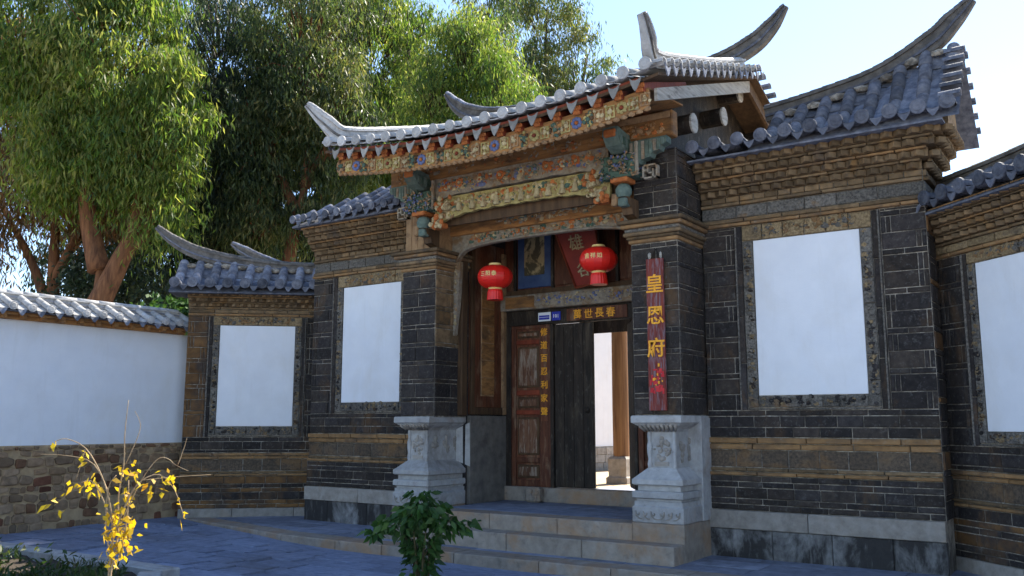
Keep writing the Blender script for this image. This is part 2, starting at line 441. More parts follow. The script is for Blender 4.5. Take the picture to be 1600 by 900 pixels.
# tiles -----------------------------------------------------------------------------------------------
def tube_me(mat, r, L, n=7, key='tube'):
    k = (key, mat, r, L)
    if k in CACHE: return CACHE[k]
    b = MB(mat)                                   # local +y runs up the slope, z up; bottom end at y=0
    vs = []; fs = []
    for yy, rr in ((0, r), (L, r * .9)):
        for q in (1, .82):
            for i in range(n + 1):
                a = math.pi * i / n; vs.append((rr * q * math.cos(a), yy, rr * q * math.sin(a)))
    m = n + 1
    for i in range(n):
        fs += [(i, i + 1, 2 * m + i + 1, 2 * m + i), (m + i + 1, m + i, 3 * m + i, 3 * m + i + 1), (i + 1, i, m + i, m + i + 1)]
    b.add(vs, fs, 0, True)
    CACHE[k] = b.mesh('tube_tile'); return CACHE[k]
def disc_me(mat, r):
    k = ('disc', mat, r)
    if k in CACHE: return CACHE[k]
    b = MB(mat); n = 14
    pr = [(0, r), (.004, r * 1.06), (.03, r * 1.06), (.034, r)]
    rings = [[(rr * math.cos(2 * math.pi * i / n), y - .03, rr * math.sin(2 * math.pi * i / n)) for i in range(n)] for y, rr in pr]
    b.loft(rings)
    b.loft([[(rr * math.cos(2 * math.pi * i / n), y, rr * math.sin(2 * math.pi * i / n)) for i in range(n)] for y, rr in ((-.0301, r * .7), (-.037, r * .55))])
    CACHE[k] = b.mesh('tile_end'); return CACHE[k]
def drip_me(mat, w, h):
    k = ('drip', mat, w, h)
    if k in CACHE: return CACHE[k]
    b = MB(mat)
    pts = [(-w / 2, .02), (-w / 4, -.012), (0, -.022), (w / 4, -.012), (w / 2, .02), (w * .36, -h * .35), (w * .12, -h * .85), (0, -h), (-w * .12, -h * .85), (-w * .36, -h * .35)]
    b.prism([pts[i] for i in (0, 1, 2, 3, 4, 5, 6, 7, 8, 9)], -.014, .0)
    CACHE[k] = b.mesh('drip_tile'); return CACHE[k]
def pan_me(mat, w, L):
    k = ('pan', mat, w, L)
    if k in CACHE: return CACHE[k]
    b = MB(mat); n = 4; vs = []
    for yy, dz in ((0, .012), (L, 0)):
        for t in (0, -.012):
            for i in range(n + 1):
                u = i / n * 2 - 1; vs.append((u * w / 2, yy, dz + t + .03 * u * u))
    m = n + 1; fs = []
    for i in range(n): fs += [(i, i + 1, 2 * m + i + 1, 2 * m + i), (m + i, m + i + 1, 3 * m + i + 1, 3 * m + i), (i, i + 1, m + i + 1, m + i)]
    b.add(vs, fs, 0, True)
    CACHE[k] = b.mesh('pan_tile'); return CACHE[k]
def tile_columns(roof, xs, y0, z0, slope0, length, r, mat, sp, tl=.3, end_mat=None, drip_mat=None, drip_h=.11, zfun=None, clip=None, pans=True, rise=None, flare=0, drop=0):
    """rows of half-round tiles running up from the eave (y0,z0) at angle slope; children of roof"""
    for ci, x in enumerate(xs):
        slope = slope0
        L = clip(x) if clip else length
        dz = zfun(x) if zfun else 0
        if rise:                                # the ridge climbs towards the roof's end
            yq, zq = rise(x); slope = math.atan2(zq - z0 - dz, yq - y0); L = math.hypot(zq - z0 - dz, yq - y0)
        k = 0; t = 0; ys_, zs_ = y0, z0 + dz
        if flare:                               # concave roof: the lowest tile lies flatter
            f_ = slope * .06
            mesh_obj('tube_tile', tube_me(mat, r, round(flare + .03, 2)), roof, (x, ys_, zs_ + .012), (f_ + random.uniform(-.02, .02), 0, random.uniform(-.015, .015)))
            yt, zt_ = y0 + L * math.cos(slope), z0 + L * math.sin(slope)
            ys_ += flare * math.cos(f_); zs_ += flare * math.sin(f_)
            slope = math.atan2(zt_ - zs_, yt - ys_); L = math.hypot(zt_ - zs_, yt - ys_)
        c, s = math.cos(slope), math.sin(slope)
        while t < L - .04:
            l = min(tl, L - t)
            me = tube_me(mat, r, round(l + .03, 2))
            mesh_obj('tube_tile', me, roof, (x + random.uniform(-.004, .004), ys_ + t * c, zs_ + t * s + .012 + random.uniform(0, .006)),
                     (slope + random.uniform(-.015, .005), 0, random.uniform(-.015, .015)))
            t += tl; k += 1
        mesh_obj('tile_end', disc_me(end_mat or mat, r), roof, (x, y0 - .005, z0 + dz + .03 + random.uniform(-.004, .004)), (slope * .15, 0, 0))
        if ci < len(xs) - 1:
            xm = (x + xs[ci + 1]) / 2
            mesh_obj('drip_tile', drip_me(drip_mat or mat, sp * .55, drip_h), roof, (xm, y0 + .01 + drop * .2, z0 + (zfun(xm) if zfun else 0) - .012 - drop), (-.12, 0, 0))
            if pans:
                t = 0
                if flare: mesh_obj('pan_tile', pan_me(mat, round(sp * .86, 3), round(flare + .03, 2)), roof, (xm, y0, z0 + dz - .028), (f_, 0, 0))
                while t < L - .04:
                    l = min(tl, L - t)
                    mesh_obj('pan_tile', pan_me(mat, round(sp * .86, 3), round(l + .03, 2)), roof, (xm, ys_ + t * c, zs_ + t * s - .028), (slope - .02, 0, 0))
                    t += tl

def ridge_mesh(pts, hs, ths, mats, name, roof, cap_mat=None, cap_r=.06, cap_l=.28, up=(0, 0, 1)):
    """a ridge swept along pts: body of height hs, thickness ths, a projecting string course, and cap tiles along its top"""
    pts = [Vector(p) for p in pts]
    b = MB(*mats)
    rings = {0: [], 1: [], 2: []}
    tops = []
    for i, p in enumerate(pts):
        d = (pts[min(i + 1, len(pts) - 1)] - pts[max(i - 1, 0)]).normalized()
        side = d.cross(Vector(up))
        if side.length < 1e-4: side = Vector((1, 0, 0))
        side.normalize(); nrm = side.cross(d).normalized()
        if nrm.z < 0: nrm = -nrm
        h, t = hs[i], ths[i]
        def ring(a, bb, w): return [p + nrm * a - side * w, p + nrm * a + side * w, p + nrm * bb + side * w, p + nrm * bb - side * w]
        rings[0].append(ring(0, h, t / 2))
        rings[1].append(ring(h * .28, h * .42, t / 2 + .022))
        rings[2].append(ring(h * .8, h * .99, t / 2 + .028))
        tops.append((p + nrm * h, d, side, nrm))
    for k in (0, 1, 2): b.loft(rings[k], min(k, len(mats) - 1))
    o = b.build(name, roof)
    # cap tiles
    acc = 0; i = 0
    cm = cap_mat or mats[0]
    for i in range(len(tops) - 1):
        a, bq = tops[i], tops[i + 1]
        L = (bq[0] - a[0]).length
        n = max(1, round(L / cap_l))
        for j in range(n):
            q0 = a[0].lerp(bq[0], j / n); q1 = a[0].lerp(bq[0], (j + 1) / n)
            d = (q1 - q0).normalized(); side = d.cross(a[3]).normalized(); nn = side.cross(d)
            M = Matrix((side, d, nn)).transposed()
            me = tube_me(cm, cap_r, round((q1 - q0).length + .012, 2), 6, 'cap')
            c = mesh_obj('ridge_cap', me, roof, q0 - nn * .01); c.rotation_euler = M.to_euler()
    return o

def smooth_curve(pts, n=6):
    """Catmull-Rom through pts"""
    P = [Vector(p) for p in pts]; out = []
    for i in range(len(P) - 1):
        p0, p1, p2, p3 = P[max(i - 1, 0)], P[i], P[i + 1], P[min(i + 2, len(P) - 1)]
        for k in range(n):
            t = k / n
            out.append(.5 * ((2 * p1) + (-p0 + p2) * t + (2 * p0 - 5 * p1 + 4 * p2 - p3) * t * t + (-p0 + 3 * p1 - 3 * p2 + p3) * t ** 3))
    out.append(P[-1]); return out
def lerp_list(vals, n):
    """values at len(vals) knots resampled to the points of smooth_curve"""
    out = []
    for i in range(len(vals) - 1):
        for k in range(n): out.append(vals[i] + (vals[i + 1] - vals[i]) * k / n)
    out.append(vals[-1]); return out

GLYPH = {}
def glyph(ch, size, mat, parent, loc, rot=(R(90), 0, 0), name='letter', ext=.006, sx=1):
    k = (ch, mat)
    if k not in GLYPH:
        cu = bpy.data.curves.new('glyph', 'FONT'); cu.body = ch; cu.extrude = .006; cu.align_x = 'CENTER'; cu.align_y = 'CENTER'
        cu.offset = .012; cu.resolution_u = 2
        o = bpy.data.objects.new('glyph', cu); col.objects.link(o)
        bpy.context.view_layer.update()
        dg = bpy.context.evaluated_depsgraph_get()
        me = bpy.data.meshes.new_from_object(o.evaluated_get(dg))
        me.name = 'letter'
        bpy.data.objects.remove(o); bpy.data.curves.remove(cu)
        co = np.zeros(len(me.vertices) * 3); me.vertices.foreach_get('co', co); co = co.reshape(-1, 3)
        mid = (co.max(0) + co.min(0)) / 2; co[:, :2] -= mid[:2]; me.vertices.foreach_set('co', co.ravel()); me.update()
        me.materials.clear(); me.materials.append(MATS[mat])
        GLYPH[k] = me
    o = mesh_obj(name, GLYPH[k], parent, loc, rot); o.scale = (size * sx, size, 1)
    return o

def carve(parent, x0, x1, z0, z1, y, mats, n, size=.05, zbias=None, nm='carving'):
    b = MB(*mats)
    for i in range(n):
        x = random.uniform(x0 + size, x1 - size); z = random.uniform(z0 + size * .6, z1 - size * .6)
        s = size * random.uniform(.4, 1.1); m = random.randrange(len(mats))
        if random.random() < .5:
            b.blob((x, y, z), (s, size * .45, s * random.uniform(.5, 1)), m, .3)
        else:
            a = random.uniform(0, 6.28); pts = []
            for k in range(5):
                pts.append((x + s * 1.2 * math.cos(a) * (k / 4), y - .004, z + s * 1.2 * math.sin(a) * (k / 4))); a += .7
            b.tube(pts, [s * .22, s * .3, s * .28, s * .2, s * .1], 5, m)
    o = b.build(nm, parent); o['kind'] = 'stuff'
    return o

# ---------------------------------------------------------------- the ground
def sheet(name, poly, z, mat, th=0):
    b = MB(mat)
    if th: 
        n = len(poly); b.add([(x, y, z) for x, y in poly] + [(x, y, z - th) for x, y in poly],
              [tuple(range(n))] + [(i, (i + 1) % n, n + (i + 1) % n, n + i) for i in range(n)])
    else: b.add([(x, y, z) for x, y in poly], [tuple(range(len(poly)))])
    return tag(b.build(name), kind='structure')
sheet('ground', [(-600, -600), (600, -600), (600, 600), (-600, 600)], -.45, 'sunny_earth')
# courtyard paving in front of the gate, falling slightly towards the right
b = MB('cobble')
xs = np.linspace(-7.6, 14, 73); ys = np.linspace(-16, 1.2, 58)
def court_z(x, y): return -.02 - .115 * min(1, max(0, (x + 6.8) / 5.0)) + .008 * math.sin(x * 2.1 + y * 1.3)
vv = [(x, y, court_z(x, y)) for y in ys for x in xs]
b.add(vv, [(j * 73 + i, j * 73 + i + 1, (j + 1) * 73 + i + 1, (j + 1) * 73 + i) for j in range(57) for i in range(72)], 0, True)
tag(b.build('courtyard'), kind='structure')
court = bpy.data.objects['courtyard']
y = -5.6; row = 0
while y < -1.25:
    d_ = random.uniform(.3, .42); x = -7.15 + (row % 2) * .3
    while x < 5.5:
        w = random.uniform(.45, .95)
        if y + d_ < (-1.72 if x > -4.2 else -1.72 + (-4.2 - x) * .17) and not (y < -4.5 and x < -1.4 + (-4.5 - y) * 1.3):
            q = MB('cobble'); zc = court_z(x + w / 2, y + d_ / 2) + .012; a = [random.uniform(-.005, .006) for _ in range(4)]; g = .006
            q.add([(g, g, a[0]), (w - g, g, a[1]), (w - g, d_ - g, a[2]), (g, d_ - g, a[3]), (g, g, -.05), (w - g, g, -.05), (w - g, d_ - g, -.05), (g, d_ - g, -.05)],
                  [(0, 1, 2, 3), (0, 1, 5, 4), (1, 2, 6, 5), (2, 3, 7, 6), (3, 0, 4, 7)])
            q.build('paving_slab', court, (x, y, zc))
        x += w
    y += d_; row += 1
# raised terrace along the foot of the walls, with its edge stones and slabs
def edge_y(x): return -1.68 if x > -3.5 else -1.68 + (-3.5 - x) * .20
terr = MB('stone_step')
tx = [-6.9, -6.0, -5.0, -3.5, -1.5, 1, 3.5, 5.6, 7.6]
for i in range(len(tx) - 1):
    x0, x1 = tx[i], tx[i + 1]
    terr.add([(x0, edge_y(x0) + .3, -.03), (x1, edge_y(x1) + .3, -.03), (x1, 1.2, -.03), (x0, 1.2, -.03),
              (x0, edge_y(x0) + .3, -.5), (x1, edge_y(x1) + .3, -.5)], [(0, 1, 2, 3), (0, 1, 5, 4)])
terrace = tag(terr.build('terrace'), kind='structure')
x = -6.85
while x < 7.4:
    w = random.uniform(.8, 1.3); x1 = min(x + w, 7.4)
    e = MB('stone_step')
    ya, yb = edge_y(x), edge_y(x1)
    g = .006
    top = random.uniform(-.006, .0)
    e.add([(x + g, ya, -.3), (x1 - g, yb, -.3), (x1 - g, yb + .36, -.3), (x + g, ya + .36, -.3),
           (x + g, ya, top - .012), (x1 - g, yb, top - .012), (x + g, ya + .012, top), (x1 - g, yb + .012, top), (x1 - g, yb + .36, top), (x + g, ya + .36, top)],
          [(0, 1, 5, 4), (4, 5, 7, 6), (6, 7, 8, 9), (1, 2, 8, 7, 5), (3, 0, 4, 6, 9)])
    e.build('edge_stone', terrace); x = x1
for row in range(5):
    ya = -1.31 + row * .46
    x = -6.6 + row * .2
    while x < 7.2:
        w = random.uniform(.55, .95); yo = max(ya, edge_y(x) + .37)
        if ya + .455 > yo + .1:
            s = MB('paving'); zt = random.uniform(-.008, .0)
            s.box(x + .005, x + w - .005, yo, ya + .452, -.1, zt); s.build('paving_slab', terrace)
        x += w

# ---------------------------------------------------------------- brick screen walls with a white panel and a tiled roof
def screen_wall(label, loc, rz, W, px0, px1, Z, T, left_over, right_over, ridge_pts, ridge_z, roof_cfg, side='', end_bricks=(False, False), hip_left=0):
    t = thing('screen_wall', label, 'wall', loc, rz, 'brick screen walls beside the gate')
    pz0, pz1 = Z['panel']
    fw_ = Z['fw']; fo0, fo1 = px0 - fw_, px1 + fw_
    core = MB('mortar', 'brick_brown')
    core.box(0, W, 0, T, 0, Z['top'] + .02)
    core.build('wall_core', t)
    # the panel
    pn = MB('plaster'); pn.cbox(px0 + .004, px1 - .004, -.012, .02, pz0 + .004, pz1 - .004, .004); pn.build('plaster_panel', t)
    # carved frame tiles
    def frame_row(x0, x1, z0, z1, n, mat, horiz=True):
        for i in range(n):
            if horiz: brick(t, x0 + (x1 - x0) * i / n, x0 + (x1 - x0) * (i + 1) / n, z0, z1, 0, .026, mat, 'frame_tile')
            else: brick(t, x0, x1, z0 + (z1 - z0) * i / n, z0 + (z1 - z0) * (i + 1) / n, 0, .026, mat, 'frame_tile')
    iw = fw_ * .58                                            # carved inner strip, then a plain outer fillet
    zt = Z['frame_top']
    frame_row(px0, px1, Z['frame_bot'] + .03, pz0, 5, 'carved_brick')
    frame_row(px0 - iw, px1 + iw, pz1, zt, 6, 'carved_ochre')
    frame_row(px0 - iw, px0, Z['frame_bot'] + .03, pz1, 7, 'carved_brick', False)
    frame_row(px1, px1 + iw, Z['frame_bot'] + .03, pz1, 7, 'carved_brick', False)
    fil = MB('brick')
    frame_row(fo0, px0 - iw, Z['frame_bot'], zt, 4, 'brick', False)
    frame_row(px1 + iw, fo1, Z['frame_bot'], zt, 4, 'brick', False)
    frame_row(px0 - iw, px1 + iw, Z['frame_bot'], Z['frame_bot'] + .03, 5, 'carved_brick')
    # thin shadow-line fillets standing proud
    fl = MB('carved_brick'); fl.cbox(fo0 + .01, fo0 + .03, -.045, 0, Z['frame_bot'], zt - .004, .005); fl.build('frame_fillet', t)
    fl = MB('carved_brick'); fl.cbox(fo1 - .03, fo1 - .01, -.045, 0, Z['frame_bot'], zt - .004, .005); fl.build('frame_fillet', t)
    fm = ['carved_brick', 'carved_ochre', 'brick']
    carve(t, px0 - iw, px0, Z['frame_bot'] + .04, pz1, -.026, fm, 90, .04, nm='frame_relief')
    carve(t, px1, px1 + iw, Z['frame_bot'] + .04, pz1, -.026, fm, 90, .04, nm='frame_relief')
    carve(t, px0, px1, Z['frame_bot'] + .04, pz0, -.026, fm, 70, .04, nm='frame_relief')
    carve(t, px0, px1, pz1 + .02, zt, -.026, ['carved_ochre', 'brick_ochre', 'carved_brick'], 80, .045, nm='frame_relief')
    # block bond at both sides
    if fo0 > .05: block_bond(t, 0, fo0, Z['frame_bot'], zt, 0, Z.get('strip', 'brick'), bigw=Z['bigw'])
    if W - fo1 > .05: block_bond(t, fo1, W, Z['frame_bot'], zt, 0, bigw=Z['bigw'])
    if 'r' in side:
        z_ = Z['plinth']; k_ = 0
        while z_ < zt - .02:
            nz_ = min(z_ + (.2, .065)[k_ % 2], zt)
            course(t, 0, T, z_, nz_, 0, .3, 'brick_warm' if k_ % 5 == 4 else 'brick', rz=R(90), org=(W, 0)); z_ = nz_; k_ += 1
    # courses under the frame
    a, bq, c, d = Z['courses']
    course(t, 0, W, bq, a, 0, .4); course(t, 0, W, c, bq, 0, .34); course(t, 0, W, d, c, 0, .36)
    # moulding: upper lip, hollow carved band, lower lip
    l0, l1, l2 = Z['mould']
    def lip(z0, z1, proj, mat, nm='moulding_brick', bw=.55): course(t, 0, W, z0, z1, .0, bw, mat, proj, name=nm)
    h = d - l0
    lip(l0 + h * .5, d, .055, 'brick_ochre'); lip(l0, l0 + h * .5, .03, 'brick_ochre')
    course(t, 0, W, l1, l0, 0, .36, 'band_brick', .012, name='moulding_brick')
    h = l1 - l2
    lip(l2 + h * .5, l1, .035, 'brick_brown'); lip(l2, l2 + h * .5, .06, 'brick_ochre')
    # base bricks
    z = Z['plinth']; i = 0
    pat = [.07, .07, .13]
    base = MB('mortar'); base.box(-.002, W + .002, -.035, 0.01, Z['plinth'], l2 - .002); base.build('base_core', t)
    while z < l2 - .02:
        nz = z + pat[i % 3]
        if l2 - nz < .035: nz = l2
        course(t, 0, W, z, nz, -.035, .34, Z.get('base_mat', 'brick') if random.random() < .6 else 'brick', .014); z = nz; i += 1
    # plinth stones
    for (z0, z1, n, pr, mat) in Z['plinth_rows']:
        xs_ = [0] + sorted(W * (k + random.uniform(-.2, .2)) / n for k in range(1, n)) + [W]
        for k in range(n):
            s = MB(mat); s.cbox(xs_[k] + .003, xs_[k + 1] - .003, -pr, .3, z0 + .002, z1 - .002, .008); s.build('plinth_stone', t)
    # cornice bands above the frame
    zz = zt
    for (hh, pr, mat, bw) in Z['bands']:
        course(t, 0, W, zz, zz + hh, 0, bw, mat, pr, name='cornice_brick')
        if 'r' in side: course(t, 0, T, zz, zz + hh, 0, bw, mat, pr, name='cornice_brick', rz=R(90), org=(W, 0))
        zz += hh
    # corbel rows: saw-tooth bricks between flat courses
    n = Z['corbels']; ch = (Z['top'] - zz) / n
    for k in range(n):
        y0 = -.05 - k * Z['cstep']
        z0 = zz + k * ch
        xl, xr = -(k * .0) , W + (k * Z['cstep'] if 'r' in side else 0)
        cb = MB('brick_brown'); cb.box(xl, xr, y0 + .02, .1, z0 + .004, z0 + ch); cb.build('corbel_core', t)
        bh = ch * .62
        key = ('tooth', round(bh, 3), Z['tooth'])
        if key not in CACHE:
            q = MB('brick_brown'); s_ = Z['tooth'] * .66
            q.M = Matrix.Rotation(R(45), 4, 'Z')
            q.cbox(-s_ / 2, s_ / 2, -s_ / 2, s_ / 2, 0, bh, .006); CACHE[key] = q.mesh('corbel_brick')
        x = xl + Z['tooth'] * (.5 if k % 2 else .95)
        while x < xr:
            mesh_obj('corbel_brick', CACHE[key], t, (x, y0, z0 + .006), (0, 0, random.uniform(-.05, .05))); x += Z['tooth'] * .95
        course(t, xl, xr, z0 + bh + .008, z0 + ch + .004, y0 - .01, .38, 'brick_ochre' if k % 2 else 'brick_brown', Z['tooth'] * .32, name='corbel_course')
        if 'r' in side:
            yy = y0 + .1
            cb = MB('brick_brown'); cb.box(.5 * W, W + .03 + k * Z['cstep'], .1, T, z0 + .004, z0 + ch); cb.build('corbel_core', t)
            while yy < T:
                mesh_obj('corbel_brick', CACHE[key], t, (W + .05 + k * Z['cstep'], yy, z0 + .006)); yy += Z['tooth'] * .95
            course(t, .0, T, z0 + bh + .008, z0 + ch + .004, 0, .38, 'brick_brown', Z['tooth'] * .32, name='corbel_course', rz=R(90), org=(W + .06 + k * Z['cstep'], 0))
    # the roof
    ye, ze, yr, zr, sp, r, tmat = roof_cfg
    slope = math.atan2(zr - ze, yr - ye); Ls = math.hypot(zr - ze, yr - ye)
    x0, x1 = -left_over, W + right_over
    def ztop(x):
        if not ridge_pts: return zr
        if x < Z.get('cut', -9): return ze + .1
        P_ = [(p[0], p[1]) for p in ridge_pts]
        P_.sort(); x = min(max(x, P_[0][0]), P_[-1][0])
        for (a0, b0), (a1, b1) in zip(P_, P_[1:]):
            if a0 <= x <= a1: return max(zr, min(b0 + (b1 - b0) * (x - a0) / (a1 - a0) + .04, zr + Z.get('climb', .42)))
        return zr
    dk = MB('tile_dark', 'wood_brown', 'brick_brown')
    yb = 2 * yr - ye
    xl_top = x0 + hip_left
    if ridge_pts:
        m_ = 24
        gx_ = [x0 + (x1 - x0) * i / m_ for i in range(m_ + 1)]
        vs_ = [(x, ye + .05, ze - .12) for x in gx_] + [(x, yr, ztop(x) - .09) for x in gx_] + [(x, yb, ze - .07) for x in gx_]
        k_ = m_ + 1
        dk.add(vs_, [(i, i + 1, k_ + i + 1, k_ + i) for i in range(m_)] + [(k_ + i, k_ + i + 1, 2 * k_ + i + 1, 2 * k_ + i) for i in range(m_)] + [(0, k_, 2 * k_)] + ([] if 'r' in side else [(m_, k_ + m_, 2 * k_ + m_)]))
        dk.box(x0, W + .3 if 'r' in side else x1, ye + .05, .3, ze - .145, ze - .122)
    else:
        dk.add([(x0, ye + .05, ze - .07), (x1, ye + .05, ze - .07), (x1, yr, zr - .07), (xl_top, yr, zr - .07), (x1, yb, ze - .07), (x0, yb, ze - .07),
            (x0, ye + .05, ze - .10), (x1, ye + .05, ze - .10), (x1, yb, ze - .10), (x0, yb, ze - .10)],
           [(0, 1, 2, 3), (3, 2, 4, 5), (0, 3, 5), (6, 7, 8, 9), (0, 1, 7, 6)] + ([(1, 2, 4)]))
    roof = dk.build('roof', t)
    if 'r' in side:
        g = MB('brick_brown'); g.prism([(-.02, Z['top']), (yb - .45, Z['top']), (yr, ztop(x1) - .12)], W + .2, W + .3, 0, axis='x'); g.build('gable_wall', t)
    nct = int((x1 - x0 - 2 * r) / sp)
    xs_ = [x0 + r + .02 + i * (x1 - x0 - 2 * r - .04) / nct for i in range(nct + 1)]
    zf = roof_cfg_z = Z.get('zf')
    clip = (lambda x: Ls * min(1, max(.12, (x - x0) / max(hip_left, 1e-3)))) if hip_left else None
    tile_columns(roof, xs_, ye, ze, slope, Ls, r, tmat, sp, .27, Z.get('end_mat'), Z.get('drip_mat'), Z.get('drip_h', .1), clip=clip, rise=(lambda x: (yr, ztop(x))) if ridge_pts else None, flare=0 if hip_left else .26)
    # rear slope, plain rows
    for x in xs_:
        if hip_left and x < xl_top: continue
        mesh_obj('tube_tile', tube_me(tmat, r, round(math.hypot(ztop(x) - ze, yr - ye), 2)), roof, (x, yb, ze), (math.atan2(ztop(x) - ze, yr - ye), 0, R(180)))
    if ridge_pts:
        n = 5
        P = smooth_curve([(p[0], yr, p[1]) for p in ridge_pts], n)
        ridge_mesh(P, lerp_list([p[2] for p in ridge_pts], n), lerp_list([p[3] for p in ridge_pts], n), ['ridge_grey', 'tile_dark', 'ridge_grey'], 'ridge', roof, Z.get('cap', 'tile_dark'), .055)
        # mortar scallops where the tile rows meet the ridge
        for i in range(len(xs_) - 1):
            xm = (xs_[i] + xs_[i + 1]) / 2
            s = MB('mortar'); s.blob((xm, yr - .085, ztop(xm) - .03), (sp * .36, .04, .05), 0, .2); s.build('mortar_fillet', roof)
    # verge tiles on open gable ends
    if 'r' in side:
        for sgn, ya in ((1, ye), (-1, yb)):
            k = 0; slope = math.atan2(ztop(x1) - ze, yr - ye); Ls = math.hypot(ztop(x1) - ze, yr - ye)
            while k * .2 < Ls - .1:
                tt = k * .2 + .1
                yy = ya + sgn * tt * math.cos(slope); z_ = ze + tt * math.sin(slope)
                mesh_obj('verge_tile', tube_me(tmat, .07, .22), roof, (x1 + .03, yy, z_ + .03), (0, 0, R(90)))
                k += 1
    return t

ZW = dict(panel=(1.92, 3.85), fw=.235, frame_bot=1.745, frame_top=4.05, courses=(1.745, 1.675, 1.54, 1.42), mould=(1.27, 1.06, .96),
          plinth=.55, plinth_rows=[(-.02, .33, 4, .075, 'stone_dirty'), (.33, .55, 2, .095, 'stone')], bigw=.3,
          bands=[(.05, .06, 'brick_ochre', .6), (.06, .035, 'brick_brown', .5), (.16, .02, 'carved_brick', .42), (.05, .055, 'brick_brown', .5), (.08, .03, 'brick_brown', .16)],
          corbels=4, cstep=.085, tooth=.15, top=4.9, drip_mat='tile_dark', end_mat='tile_dark')
ZWR = dict(ZW); ZWR['cut'] = .85
screen_wall('grey brick wall with white panel and upswept roof ridge, right of the doorway', (2.24, 0, 0), 0, 2.66, .66, 1.94, ZWR, .72, 0.0, .47,
            [(.8, 5.46, .2, .12), (1.4, 5.53, .2, .12), (2.2, 5.66, .22, .13), (2.85, 5.95, .24, .13), (3.12, 6.2, .2, .11), (3.3, 6.44, .08, .06)], 5.5,
            (-.5, 5.0, .35, 5.5, .27, .08, 'tile_dark'), side='r')
screen_wall('grey brick wall with white panel and hipped tile roof, left of the doorway', (-4.9, 0, 0), 0, 2.66, .72, 2.0, ZW, .72, .12, 0,
            None, 5.5, (-.5, 5.0, .35, 5.56, .25, .066, 'tile_grey'), hip_left=1.5)
ZS = dict(panel=(1.53, 3.30), fw=.2, frame_bot=1.345, frame_top=3.46, courses=(1.345, 1.27, 1.13, 1.08), mould=(.97, .77, .68),
          plinth=.14, plinth_rows=[(-.1, .14, 3, .06, 'stone')], bigw=.26,
          bands=[(.05, .05, 'brick_ochre', .5), (.07, .03, 'brick_brown', .4), (.04, .05, 'brick_brown', .5)],
          corbels=3, cstep=.075, tooth=.14, top=3.87, drip_mat='tile_dark', end_mat='tile_dark', cap='ridge_grey', climb=.06)
A = math.atan2(1.46, 1.57)
ZS['strip'] = 'brick_warm'; ZS['base_mat'] = 'brick_warm'
screen_wall('slanting brick wall with white panel between the whitewashed wall and the gate', (-6.95, -1.03, 0), A, 2.87, .55, 1.85, ZS, .6, .28, 0,
            [(-.72, 5.06, .06, .05), (-.42, 4.76, .17, .09), (.1, 4.5, .21, .12), (.9, 4.35, .2, .12), (1.7, 4.3, .18, .12), (2.87, 4.29, .18, .12)], 4.2,
            (-.42, 3.97, .28, 4.36, .29, .085, 'tile_grey'))
ZR = dict(ZS); ZR['strip'] = 'brick'; ZR['panel'] = (1.5, 3.33)
ZR['bands'] = [(.05, .05, 'brick_ochre', .5), (.09, .03, 'carved_ochre', .4), (.04, .05, 'brick_brown', .5)]; ZR['top'] = 3.98; ZR['corbels'] = 4
screen_wall('slanting brick wall with white panel at the right edge, roof below its neighbour', (4.72, .66, 0), -A, 3.4, .87, 2.17, ZR, .6, 0, .2,
            [(-.1, 4.28, .2, .12), (1.2, 4.3, .2, .12), (2.4, 4.4, .22, .12), (3.5, 4.75, .18, .1)], 4.2,
            (-.42, 4.06, .28, 4.36, .28, .08, 'tile_dark'))

# ---------------------------------------------------------------- the gatehouse
gate = thing('gatehouse', 'old Chinese gatehouse with carved painted beams, brick piers and upswept tiled roof', 'gatehouse')
EY, EZ, RY, RZ_, GX = -2.1, 5.33, 1.3, 6.6, 2.6
def lift(x): return .031 * x * x                     # the eave turns up towards both ends
# piers
for sgn in (-1, 1):
    xa, xb = (1.59, 2.21) if sgn > 0 else (-2.21, -1.59)
    p = MB('mortar'); p.box(xa, xb, -.75, .0, 1.66, 3.86); pier = p.build('pier', gate)
    z = 1.69; row = 0
    while z < 3.8:
        h = .205 if row % 2 == 0 else .06
        nz = min(z + h, 3.82)
        if row % 2 == 0:
            o = random.uniform(-.05, .05); m_ = (xa + xb) / 2 + o
            brick(pier, xa, m_, z, nz, -.75); brick(pier, m_, xb, z, nz, -.75)
        else: course(pier, xa, xb, z, nz, -.75, .24)
        for ox, rz in ((2.21 * sgn, R(90) * sgn), (1.59 * sgn, -R(90) * sgn)):
            org = (ox, -.75) if rz > 0 else (ox, 0)
            course(pier, 0, .75, z, nz, 0, .34 if row % 2 == 0 else .25, rz=rz, org=org, mat='brick' if sgn > 0 or z < 2.6 else 'brick_brown')
        z = nz; row += 1
    # stepped cornice of the pier
    led = [(.0, 3.82, .05, 'brick_ochre'), (.02, 3.87, .04, 'brick_brown'), (.05, 3.91, .05, 'brick_brown'), (.035, 3.96, .05, 'carved_brick'), (.075, 4.01, .05, 'brick_ochre'), (.11, 4.06, .05, 'brick_brown')]
    for (e, z0, h, mat) in led:
        q = MB(mat); q.cbox(xa - .03 - e, xb + .03 + e, -.79 - e, .0, z0 + .002, z0 + h, .012); q.build('cornice_course', pier)
    # upper pier
    q = MB('mortar' if sgn > 0 else 'wood_tan'); q.box(xa + .03, xb - .0, -.72, .0, 4.11, 5.0); up_ = q.build('upper_pier', gate)
    if sgn > 0:
        z = 4.12; row = 0
        while z < 4.98:
            nz = min(z + (.075, .075, .2)[row % 3], 5.0)
            course(up_, xa + .03, xb, z, nz, -.72, .26)
            course(up_, 0, .72, z, nz, 0, .3, rz=R(90), org=(2.21, -.72)); z = nz; row += 1
    else:
        for k in range(5):
            q = MB('wood_tan'); q.cbox(xa + .03 + k * .118, xa + .145 + k * .118, -.745, -.715, 4.12, 4.98, .006); q.build('board', up_)
